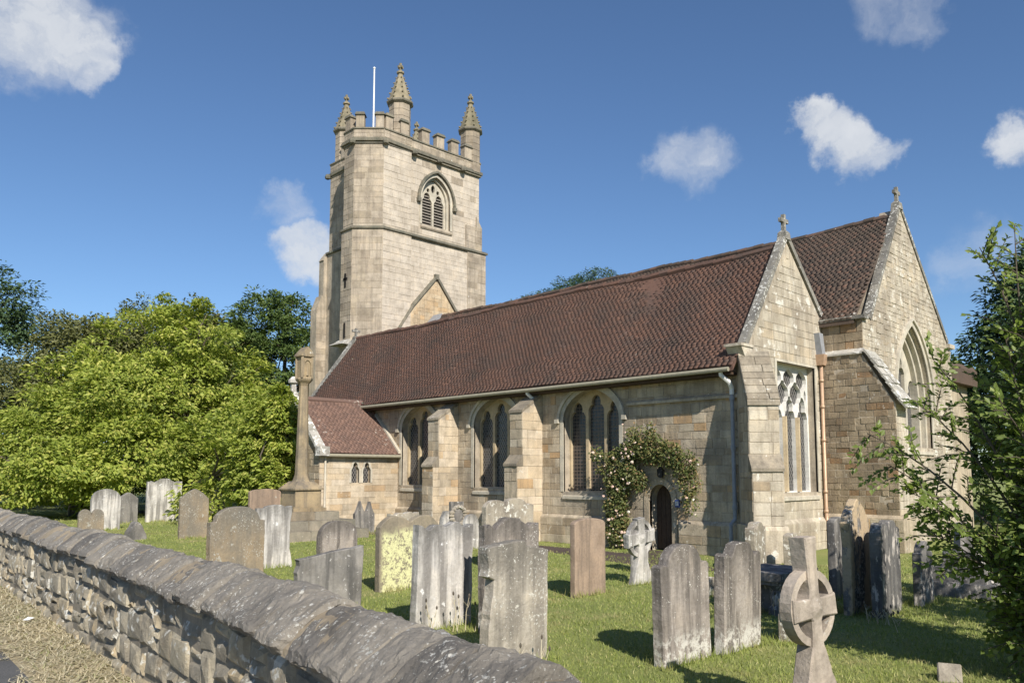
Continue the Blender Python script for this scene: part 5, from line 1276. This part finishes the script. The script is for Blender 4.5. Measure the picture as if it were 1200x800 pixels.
mb = MB(); mb.add([(-.06, -.03, 0), (.05, -.04, .01), (.07, .03, .03), (-.05, .04, .0), (0, 0, .04)], [(0, 1, 4), (1, 2, 4), (2, 3, 4), (3, 0, 4)]); mb.build('paper', M['whitepaint'], nb)

# ================================================================== VEGETATION
def unit(v): return v / np.maximum(np.linalg.norm(v, axis=-1, keepdims=True), 1e-9)
def leaf_mesh(name, P, D, N, size, mat, par, asp=.45, fold=.12):
    D = unit(D); B = unit(np.cross(N, D)); N2 = np.cross(D, B); s = size[:, None]
    V = np.stack([P - D * s * .5, P + B * s * asp * .5 + N2 * s * fold - D * s * .02, P + D * s * .5 - N2 * s * .05, P - B * s * asp * .5 + N2 * s * fold - D * s * .02], 1).reshape(-1, 3)
    b = np.arange(len(P))[:, None] * 4
    F = np.concatenate([b + np.array((0, 1, 2)), b + np.array((0, 2, 3))])
    return np_mesh(name, V, F, mat, par, nv=3)
def rdir(n, r): return unit(r.normal(0, 1, (n, 3)))
def tree(name, base, label, lobes, mat, nclump, nleaf, cr, ls, trunk=(.3, 4), cat='tree', group='trees around the churchyard', seed=1, flat=.55, droop=.35, asp=.45, low=-.6, trunkmat=None, up=.9, inner=.25, rag=.10, outw=.5):
    r = np.random.default_rng(seed); root = empty(name, base); tag(root, label, cat, group)
    A = np.array([a * b for (_, (a, b, c)) in lobes]); A = A / A.sum(); CS = []; OS = []
    for (c, rad), k in zip(lobes, A):
        n = int(nclump * k) + 1; d = rdir(n * 3, r); d = d[d[:, 2] > low][:n]
        f = r.uniform(.80, 1.06, (len(d), 1)); f[r.random(len(d)) < inner] *= .72
        ph = np.sin(d[:, :1] * 5 + seed) * np.cos(d[:, 1:2] * 6 + seed * 2) * rag
        p = np.array(c) + d * np.array(rad) * (f + ph); CS.append(p); OS.append(d)
    C = np.concatenate(CS); O = np.concatenate(OS); k = C[:, 2] > .25; C, O = C[k], O[k]
    n = len(C); rc = cr * r.uniform(.6, 1.35, n)
    idx = np.repeat(np.arange(n), nleaf); q = rdir(len(idx), r) * r.uniform(.25, 1, (len(idx), 1)) ** .6
    off = q * rc[idx][:, None] * np.array([1, 1, flat]); off[:, 2] -= droop * (off[:, 0] ** 2 + off[:, 1] ** 2) / np.maximum(rc[idx], .01)
    P = C[idx] + off + O[idx] * 0
    D = unit(off * np.array([1, 1, .4]) + O[idx] * rc[idx][:, None] * .5 + r.normal(0, .35, P.shape) * cr); D[:, 2] -= .25
    N = unit(np.array([.25, -.12, up]) + O[idx] * outw + r.normal(0, .45, P.shape))
    crown = leaf_mesh('crown', P, D, N, ls * r.uniform(.6, 1.3, len(P)), mat, root, asp)
    mb = MB(); tr, th = trunk
    mb.tube([(0, 0, -.2), (.05 * th * .1, 0, th * .3), (r.normal(0, .1), r.normal(0, .1), th)], [tr * 1.25, tr, tr * .75], 10)
    mb.build('trunk', trunkmat or M['bark'], root)
    mb = MB()
    for (c, rad) in lobes:
        c = np.array(c); a = np.array([0, 0, min(th, max(.4, c[2] * .5))]); m = (a + c) / 2 + r.normal(0, .25, 3)
        mb.tube([a, m, c], [tr * .55, tr * .4, tr * .2], 7)
        for _ in range(5):
            e = c + rdir(1, r)[0] * np.array(rad) * .85
            if e[2] > .5: mb.tube([m * .4 + c * .6, (c + e) / 2 + r.normal(0, .2, 3), e], [tr * .25, tr * .15, .02], 5)
    mb.build('limbs', trunkmat or M['bark'], root)
    return root
# local axes for trees seen from the road: right-hand direction rgt, depth direction fwd
tree('magnolia_tree', (-43.5, 16.3, 0), 'big broad bright green tree sweeping to the ground beyond the graves',
     [((-.2, -.4, 4.2), (5.8, 5.5, 4.6)), ((-.5, -4.2, 3.4), (3.8, 3.6, 2.9)), ((.5, 4.6, 4.0), (3.6, 3.4, 3.7)), ((0, -.3, 8.2), (2.9, 3.2, 3.3)), ((.6, 3.2, 7.0), (2.8, 2.6, 2.9)), ((1.5, -6.8, 2.3), (3.2, 3.4, 2.2)), ((3.5, -2.5, 2.6), (3.4, 4.0, 2.3)), ((3.6, 2.6, 2.6), (3.0, 3.4, 2.3)), ((-.5, -2.9, 6.4), (2.8, 2.8, 2.7)), ((1.5, 1.2, 8.9), (1.9, 1.9, 2.1)), ((11.8, -1.7, 2.2), (2.0, 1.5, 2.3)), ((8.6, 1.0, 2.8), (3.0, 3.2, 2.8))],
     M['magnolia'], 720, 150, 1.0, .25, trunk=(.28, 2.2), group=None, seed=11, droop=.30, flat=.48, outw=.8, low=-.75, rag=.2)
tree('bush', (-27.0, 14.15, 0), 'narrow bright green bush against the porch front left of the stone column', [((0.1, 0, 1.5), (1.1, .55, 1.5)), ((.1, 0, 3.3), (.95, .5, 1.6)), ((-1.3, -.3, 2.2), (1.1, .7, 2.2)), ((-.7, -.1, 3.2), (.8, .6, 1.5)), ((.2, 0, 4.3), (.9, .45, 1.1)), ((.75, .05, 3.0), (.7, .4, 1.3))], M['magnolia'], 340, 80, .34, .18, trunk=(.07, 1.5), cat='bush', group=None, seed=19, flat=.45)
tree('yew_tree', (-57.5, 17.6, 0), 'dull olive green yew rising behind the left of the bright tree', [((0, 0, 6.5), (5.0, 5.0, 6.0)), ((0, -5.5, 4.6), (5, 4.2, 4.6)), ((.5, 2.5, 8.5), (4, 4, 5.2)), ((0, -1.6, 9.2), (3.2, 3.2, 3.6))], M['yew'], 900, 90, .8, .24, trunk=(.5, 3), seed=12, flat=.9, droop=.1, asp=.6, outw=1.3, up=.6, low=-.5)
tree('yew_tree', (-59, 25.5, 0), 'dull olive green yew showing over the middle of the bright tree', [((0, 0, 7), (5, 5, 6)), ((0, -2, 10.2), (3.8, 4.2, 4.3)), ((0, 1.6, 9.5), (3.4, 3.6, 4.4))], M['yew'], 700, 90, .8, .24, trunk=(.5, 3), seed=13, flat=.9, droop=.1, asp=.6, outw=1.3, up=.6, low=-.4)
tree('hedge', (-52.5, 10, 0), 'dark hedge closing the churchyard behind the big bright tree', [((0, y_, 1.8), (1.5, 3.2, 2.0)) for y_ in (-16, -11, -6, -1, 4, 9, 14, 19)], M['oakleaf'], 420, 60, .6, .26, trunk=(.1, 1), cat='hedge', group=None, seed=20, flat=.8)
tree('broadleaf_tree', (-56.5, 29.8, 0), 'dark green spreading tree between the bright tree and the tower', [((0, 0, 8), (4.2, 4.2, 5.5)), ((0, -1.5, 12.6), (2.6, 2.8, 3.4)), ((.5, 2.8, 11), (2.5, 2.7, 2.9)), ((.5, 4.2, 8.2), (2.4, 2.2, 2.4)), ((.4, -3.3, 10.5), (2.2, 2.2, 3)), ((0, .6, 14.6), (1.8, 2.0, 1.6))], M['oakleaf'], 560, 55, .85, .30, trunk=(.4, 5), seed=14, flat=.5, droop=.3, inner=.1)
tree('conifer_tree', (-70, 12.6, 0), 'blue green dark tree at the far left edge of the view', [((0, 0, 9), (4.5, 4.5, 7)), ((0, .3, 14.2), (3.0, 3.4, 3.6)), ((0, -3, 12), (3, 3, 4))], M['conifer'], 420, 55, .95, .32, trunk=(.5, 5), seed=15, flat=.6, outw=1.1)
tree('conifer_tree', (-60, 3.0, 0), 'dark green tree left of the bright tree beyond the wall end', [((0, 0, 4.5), (4, 4, 4.6)), ((0, 1, 6.5), (3.4, 3.4, 3.6))], M['conifer'], 400, 55, .9, .30, trunk=(.4, 3), seed=16, flat=.6, outw=1.1)
tree('pine_tree', (-50.5, 58.5, 0), 'dark flat topped pine showing above the ridge of the roof', [((0, 0, 19.4), (2.9, 3.1, 1.9)), ((1.2, 2.0, 20.6), (2.0, 2.2, 1.6)), ((-.5, -3.0, 18.0), (2.6, 2.8, 1.6)), ((0, 1, 15), (3.5, 3.5, 2.5)), ((0, -6.5, 16.8), (2.2, 2.2, 1.6))], M['conifer'], 300, 60, .75, .28, trunk=(.35, 15), seed=17, flat=.55, asp=.3)
tree('yew_tree', (-8.4, 38.2, 0), 'very dark yew behind the leafy shrub right of the chancel', [((0, 0, 4.2), (3.0, 3.0, 4.2)), ((.3, 0, 7.6), (2.4, 2.4, 3.4)), ((.8, .2, 9.8), (1.7, 1.7, 2.2)), ((2.6, .8, 5.4), (2.8, 2.8, 5))], M['conifer'], 620, 70, .6, .24, trunk=(.35, 3), seed=18, flat=.8, asp=.45, outw=1.0)
for i, (x, y, s) in enumerate(((-16, 47, 1.0), (-6, 44, .9), (4, 46, 1.1), (14, 40, 1.0), (24, 34, 1.1), (-30, 55, 1.1), (-74, 30, 1.0), (-76, -2, 1.0), (-72, 44, 1.1), (34, 22, 1.))):
    lab = ['green tree in the distance behind the vestry', 'green tree in the distance behind the dark yew'][0 if x < -10 else 1]
    if i < 2: tree('distant_tree', (x, y, 0), lab, [((0, 0, 4.2 * s), (4 * s, 4 * s, 3.8 * s)), ((.5, 1, 6.2 * s), (3 * s, 3 * s, 2.6 * s))], M['oakleaf'], 200, 40, 1.0, .36, trunk=(.35, 3), seed=30 + i)
    else:
        if i == 2:
            proto = tree('distant_tree', (x, y, 0), 'leafy green tree standing far beyond the churchyard', [((0, 0, 5), (4.6, 4.6, 4.4)), ((.5, 1.5, 7.5), (3.3, 3.3, 3)), ((-1, -2, 6.5), (3, 3, 3))], M['oakleaf'], 240, 40, 1.1, .38, trunk=(.4, 3), seed=40); proto['group'] = 'trees far beyond the churchyard'
        else:
            c = proto.copy(); col.objects.link(c); c.location = (x, y, 0); c.rotation_euler = (0, 0, i * 1.3); c.scale = (s, s, s)
            for ch in proto.children:
                k = ch.copy(); col.objects.link(k); k.parent = c

# leafy shrub at the right, close to the camera
def spray_tree(name, base, label, stems, mat, ls, seed, cat='tree', reach=1.0, nside=16, nl=13, fill=()):
    r = np.random.default_rng(seed); root = empty(name, base); tag(root, label, cat)
    P = []; D = []; N = []; S = []; mb = MB()
    for (end, bow) in stems:
        end = np.array(end, float); m = end * .45 + np.array([0, 0, .6]) * bow + r.normal(0, .12, 3) * np.array([1, 1, .3])
        st = r.normal(0, .12, 3) * np.array([1, 1, 0])
        bez = lambda t: (1 - t) ** 2 * st + 2 * t * (1 - t) * m + t * t * end
        L = np.linalg.norm(end); mb.tube([bez(t) for t in np.linspace(0, 1, 8)], list(np.linspace(.012 + .004 * L, .004, 8)), 6)
        for k in range(nside):
            t = .18 + .82 * (k + r.uniform(0, 1)) / nside; p = bez(t); tan = unit(bez(min(1, t + .03)) - bez(t - .03))
            sd = unit(np.cross(tan, rdir(1, r)[0])); dr = unit(sd * r.uniform(.7, 1.1) + tan * r.uniform(.35, .9) + np.array([0, 0, r.uniform(-.15, .3)]))
            l = r.uniform(.3, .75) * reach * (1.15 - .55 * t); e = p + dr * l + np.array([0, 0, -.12 * l])
            mb.tube([p, p + dr * l * .55, e], [.008, .006, .003], 4)
            nn = unit(np.array([.6, -.42, .75]) + r.normal(0, .3, 3)); side = unit(np.cross(dr, nn))
            for j in range(nl):
                q = (j + .6) / nl; sg = 1 if j % 2 else -1
                pos_ = p + (e - p) * q + r.normal(0, .012, 3); d = unit(dr * .75 + side * sg * .9 + r.normal(0, .22, 3)); s = ls * r.uniform(.65, 1.15)
                P.append(pos_ + d * s * .5); D.append(d); N.append(nn + r.normal(0, .25, 3)); S.append(s)
    P, D, N, S = (np.array(a) for a in (P, D, N, S))
    for (c, rad, m) in fill:            # leaf clusters that thicken the heart of the bush
        k = m // 40; cc = np.array(c) + rdir(k, r) * np.array(rad) * r.uniform(.5, 1.0, (k, 1)); q = rdir(k * 40, r) * r.uniform(.3, 1, (k * 40, 1)) * np.array([.30, .30, .17]); p2 = np.repeat(cc, 40, 0) + q
        P = np.concatenate([P, p2]); D = np.concatenate([D, unit(q * np.array([1, 1, .5]) + r.normal(0, .08, q.shape)) + np.array([0, 0, -.3])]); N = np.concatenate([N, np.array([.6, -.42, .75]) + r.normal(0, .4, q.shape)]); S = np.concatenate([S, ls * r.uniform(.7, 1.2, len(q))])
    leaf_mesh('crown', P, D, N, S, mat, root, .56, .10); mb.build('stems', M['bark'], root)
    return root
rs = random.Random(5); st = []
fx, fy = np.array([.94, .33]), np.array([-.33, .94])           # screen right, away
def S3(r_, a_, z): v = fx * r_ + fy * a_; return (v[0], v[1], z)
for i in range(18): st.append((S3(rs.uniform(-.45, .6), rs.uniform(-.5, .5), rs.uniform(3.2, 4.8)), 1.6))
for i in range(26): st.append((S3(rs.uniform(-.72, .8), rs.uniform(-.8, .8), rs.uniform(2.5, 4.1)), 1.2))
for i in range(30): st.append((S3(rs.uniform(-.8, 1.0), rs.uniform(-.9, .9), rs.uniform(1.1, 2.8)), .9))
for i in range(26): st.append((S3(rs.uniform(-.6, .9), rs.uniform(-.8, .8), rs.uniform(.3, 1.2)), .5))
st += [(S3(-1.95, .0, 2.55), 1.5), (S3(-1.75, .1, 2.2), 1.3), (S3(-1.55, -.2, 1.9), 1.2), (S3(-1.45, .2, 2.9), 1.7), (S3(-1.35, 0, 1.45), .9), (S3(-1.25, .3, 3.4), 1.8), (S3(-1.1, 0, 1.2), .9), (S3(-.75, 0, 4.55), 2.2)]
spray_tree('leafy_shrub', (-1.80, 9.80, 0), 'leafy green shrub with arching sprays at the right edge', st, M['shrub'], .088, 51, nside=24, nl=17, reach=1.0, fill=[(S3(.15, 0, 1.2), (.75, .8, 1.0), 11000), (S3(.25, .1, 2.5), (.75, .8, .9), 11000), (S3(.3, .1, 3.6), (.55, .6, .8), 8000), (S3(.35, 0, .6), (.8, .7, .55), 5000)])
st = []
for i in range(34): a = rs.uniform(0, 6.28); q = rs.uniform(.2, 1.5); st.append(((math.cos(a) * q, math.sin(a) * q, rs.uniform(1.2, 4.6)), 1.4))
spray_tree('leafy_tree', (-.5, 12.3, 0), 'taller leafy tree just outside the view right of the shrub', st, M['shrub'], .10, 52, reach=1.5, nside=22, nl=13)

# climbing rose round the little door
rz = empty('climbing_rose', (-13.9, 18.0, 0)); tag(rz, 'climbing rose with pale pink blooms trained round the small arched door', 'rose')
r = np.random.default_rng(61); P = []
def blob(n, x, z, rx, rz_, d0=.12, d1=.5):
    q = rdir(n, r) * r.uniform(.2, 1, (n, 1)) ** .5
    P.append(np.stack([x + q[:, 0] * rx, 18.18 - d0 - (d1 - d0) * (q[:, 1] * .5 + .5), z + q[:, 2] * rz_], 1))
for (n, x, z, rx, rzz) in ((620, -14.05, .5, .50, .55), (560, -14.1, 1.1, .42, .5), (520, -14.1, 1.7, .42, .5), (620, -14.0, 2.3, .5, .5), (520, -13.5, 2.75, .5, .36), (560, -12.9, 2.75, .55, .38), (420, -12.35, 2.6, .5, .40), (330, -11.85, 2.3, .42, .45), (170, -11.7, 1.75, .34, .36), (60, -11.65, 1.3, .25, .25), (90, -14.7, 2.6, .35, .25), (80, -13.1, 3.15, .5, .22), (240, -13.35, 1.9, .3, .3), (110, -13.5, 3.1, .15, .35), (60, -12.9, 3.25, .12, .22), (200, -13.6, 2.15, .2, .3), (70, -14.55, 2.2, .3, .15)):
    blob(n, x, z, rx, rzz, .08, .52 if z > .8 else .62)
P = np.concatenate(P); P = P[P[:, 2] > .03]; P[:, 0] += .04 * np.sin(P[:, 2] * 9); lo = P - np.array([-13.9, 18.0, 0])
P = np.concatenate([P, P + r.normal(0, .07, P.shape) * np.array([1, .3, 1])]); P[:, 1] = np.minimum(P[:, 1], 18.12); lo = P - np.array([-13.9, 18.0, 0]); n = len(P); leaf_mesh('foliage', lo, rdir(n, r) + np.array([0, -.3, -.2]), rdir(n, r) * .8 + np.array([.3, -.7, .6]), r.uniform(.05, .11, n), M['roseleaf'], rz, .6)
k = r.choice(n, 420, replace=False); k = k[r.random(len(k)) < np.where(P[k, 0] < -13.4, .42, .12)]; B = lo[k] + np.array([.05, -.10, .03]); mb = MB()
for b in B:
    s = r.uniform(.022, .052); ax = unit(np.array([[.35, -.8, .45]]) + r.normal(0, .35, (1, 3)))[0]; u_ = unit(np.cross(ax, [0, 0, 1.])); v_ = np.cross(ax, u_); N_ = 7
    vs = [b + ax * s * .55] + [b + (u_ * math.cos(a) + v_ * math.sin(a)) * s * r.uniform(.8, 1.1) + ax * s * r.uniform(-.1, .25) for a in np.linspace(0, 2 * math.pi, N_, endpoint=False)] + [b - ax * s * .5]
    mb.add(vs, [(0, 1 + i, 1 + (i + 1) % N_) for i in range(N_)] + [(N_ + 1, 1 + (i + 1) % N_, 1 + i) for i in range(N_)])
mb.build('blossom', M['blossom'], rz)['kind'] = 'stuff'
mb = MB()
for (x0, pts_) in ((-14.0, [(-14.0, 0), (-14.1, 1.2), (-13.9, 2.3), (-13.2, 2.8), (-12.3, 2.65), (-11.8, 1.9)]), (-14.1, [(-14.2, 0), (-14.05, 1.0), (-14.2, 2.0), (-13.7, 2.7), (-12.8, 2.9)]), (-13.8, [(-13.85, 0), (-13.95, 1.5), (-13.6, 2.5)])):
    mb.tube([(x + 13.9, -.05 + .05 * math.sin(z * 5), z) for x, z in pts_], .018, 6)
mb.build('stems', M['bark'], rz)

# grass: nearest blades as real geometry
def crest_y(x):
    xs = np.array([p.x for p in CR]); ys = np.array([p.y for p in CR]); return np.interp(x, xs, ys)
r = np.random.default_rng(71); n = 330000
d = 2.6 * np.exp(r.uniform(0, 1, n) ** .9 * math.log(46 / 2.6)); px = r.uniform(-80, 1290, n)
yaw = R(45.7); a = yaw - np.arctan((px - 600) / 930.)
Px = -np.sin(a) * d; Py = np.cos(a) * d
clump = .5 + .5 * np.sin(Px * 2.1 + np.sin(Py * 1.7) * 2) * np.cos(Py * 2.6 + Px)
keep = (Py > crest_y(Px) + .25) & ~((Py > 18.05) & (Px < -8)) & ~((Px < -24.8) & (Px > -29) & (Py > 14.7)) & ~((Py > 16.05 + .04 * np.abs(Px + 18)) & (Py < 16.9) & (Px < -12.5))
keep &= ~((np.abs(Px - MX) < 1.6) & (np.abs(Py - MY) < 1.6))
Px, Py, d, clump = Px[keep], Py[keep], d[keep], clump[keep]; n = len(Px)
h = r.uniform(.016, .042, n) * (.8 + .5 * clump) * (1 + d * .006); w = (.004 + .0011 * d) * r.uniform(.7, 1.3, n)
ang = r.uniform(0, 2 * math.pi, n); lean = r.normal(0, .5, (n, 2)) * h[:, None]
bx, by = np.cos(ang) * w / 2, np.sin(ang) * w / 2
V = np.stack([np.stack([Px - bx, Py - by, np.full(n, -.004)], 1), np.stack([Px + bx, Py + by, np.full(n, -.004)], 1), np.stack([Px + lean[:, 0], Py + lean[:, 1], h], 1)], 1).reshape(-1, 3)
o = np_mesh('grass', V, np.arange(3 * n).reshape(-1, 3), M['grass'], nv=3); tag(o, 'short green mown grass between the gravestones', 'grass', kind='stuff')
# longer tufts at the foot of the stones
tf = [(g.location.x, g.location.y) for g in col.objects if g.get('category') in ('gravestone', 'cross', 'tomb') and g.parent is None]
V = []; c = 0
for (x, y) in tf:
    m = 150; yy = y + r.uniform(-.62, .62, m); xx = x + .02 + np.abs(r.normal(0, .05, m)); xx[: m // 3] = x - .2 - np.abs(r.normal(0, .05, m // 3)); hh = r.uniform(.05, .15, m); ww = r.uniform(.006, .012, m) * (1 + math.hypot(x, y) * .04)
    l = r.normal(0, .4, (m, 2)) * hh[:, None]
    V.append(np.stack([np.stack([xx, yy - ww / 2, 0 * xx], 1), np.stack([xx, yy + ww / 2, 0 * xx], 1), np.stack([xx + l[:, 0], yy + l[:, 1], hh], 1)], 1).reshape(-1, 3))
V = np.concatenate(V); o = np_mesh('long_grass', V, np.arange(len(V)).reshape(-1, 3), M['grass']); tag(o, 'longer grass blades at the feet of the gravestones', 'grass', kind='stuff')
# cut dry grass on the verge
n = 90000; d = 3.2 * np.exp(r.uniform(0, 1, n) * math.log(26 / 3.2)); px = r.uniform(-60, 560, n); a = yaw - np.arctan((px - 600) / 930.)
Px = -np.sin(a) * d; Py = np.cos(a) * d; ex = np.array([q[0] for q in e]); ey = np.array([q[1] for q in e])
edge = np.interp(Px, ex, ey) + .07 * np.sin(Px * 5) + .05 * np.sin(Px * 13); keep = (Py > edge - .02) & (Py < crest_y(Px) - .20); sparse = (Py - edge < .12) & (r.random(n) < .5); keep &= ~sparse
Px, Py, d = Px[keep], Py[keep], d[keep]; n = len(Px); L = r.uniform(.05, .17, n); an = r.uniform(0, 2 * math.pi, n); w = (.0025 + .0006 * d) * r.uniform(.7, 1.4, n); z0 = ZV + r.uniform(.002, .035, n)
tx, ty = np.cos(an), np.sin(an); zz = r.normal(0, .02, n)
c0_ = np.stack([Px - tx * L / 2, Py - ty * L / 2, z0], 1); c1_ = np.stack([Px + r.normal(0, .01, n), Py + r.normal(0, .01, n), z0 + np.abs(r.normal(0, .018, n))], 1); c2_ = np.stack([Px + tx * L / 2, Py + ty * L / 2, z0 + zz * .5], 1); sd = np.stack([-ty * w / 2, tx * w / 2, 0 * w], 1)
V = np.stack([c0_ - sd, c0_ + sd, c1_ + sd, c1_ - sd, c2_ + sd, c2_ - sd], 1).reshape(-1, 3); b = np.arange(n)[:, None] * 6
o = np_mesh('cut_hay', V, np.concatenate([b + np.array((0, 1, 2, 3)), b + np.array((3, 2, 4, 5))]), M['hay']); tag(o, 'dry cut grass lying on the verge below the wall', 'cut grass', kind='stuff')

# dry weeds
def weeds(x, y, n, h, sp, label, seed, col_=None):
    q = random.Random(seed); o = empty('dry_weeds', (x, y, 0)); tag(o, label, 'weeds', 'dry weeds by the graves'); mb = MB(); hb = MB()
    for i in range(n):
        bx, by = q.gauss(0, sp), q.gauss(0, sp); H = h * q.uniform(.6, 1.1); tx, ty = bx + q.gauss(0, .06), by + q.gauss(0, .06)
        mb.tube([(bx, by, 0), ((bx + tx) / 2 + q.gauss(0, .015), (by + ty) / 2, H * .55), (tx, ty, H)], [.006, .005, .003], 4)
        hb.lathe((tx, ty, H - .02), [(.004, 0), (.014, .02), (.013, .04), (.004, .055)], 5)
        for _ in range(2):
            z = H * q.uniform(.3, .8); f = z / H; mb.tube([(bx + (tx - bx) * f, by + (ty - by) * f, z), (bx + (tx - bx) * f + q.gauss(0, .06), by + (ty - by) * f + q.gauss(0, .06), z + .08)], [.004, .002], 4)
    mb.build('stems', M['hay'], o); hb.build('seed_heads', M['bark'], o)
weeds(-8.35, 6.85, 7, .48, .16, 'a few dry flower stems in front of the tall whitish headstone', 1)
weeds(-8.2, 7.35, 4, .35, .10, 'thin dry stalks beside the right foot of the whitish headstone', 2)
weeds(-6.2, 10.75, 34, .38, .26, 'dense tangle of dry brown stalks left of the table tomb', 3)
weeds(-4.6, 11.6, 14, .22, .22, 'low weeds at the foot of the tallest dark headstone', 4)
weeds(-6.0, 6.2, 4, .30, .12, 'small dark stalks in front of the large broken headstone', 5)
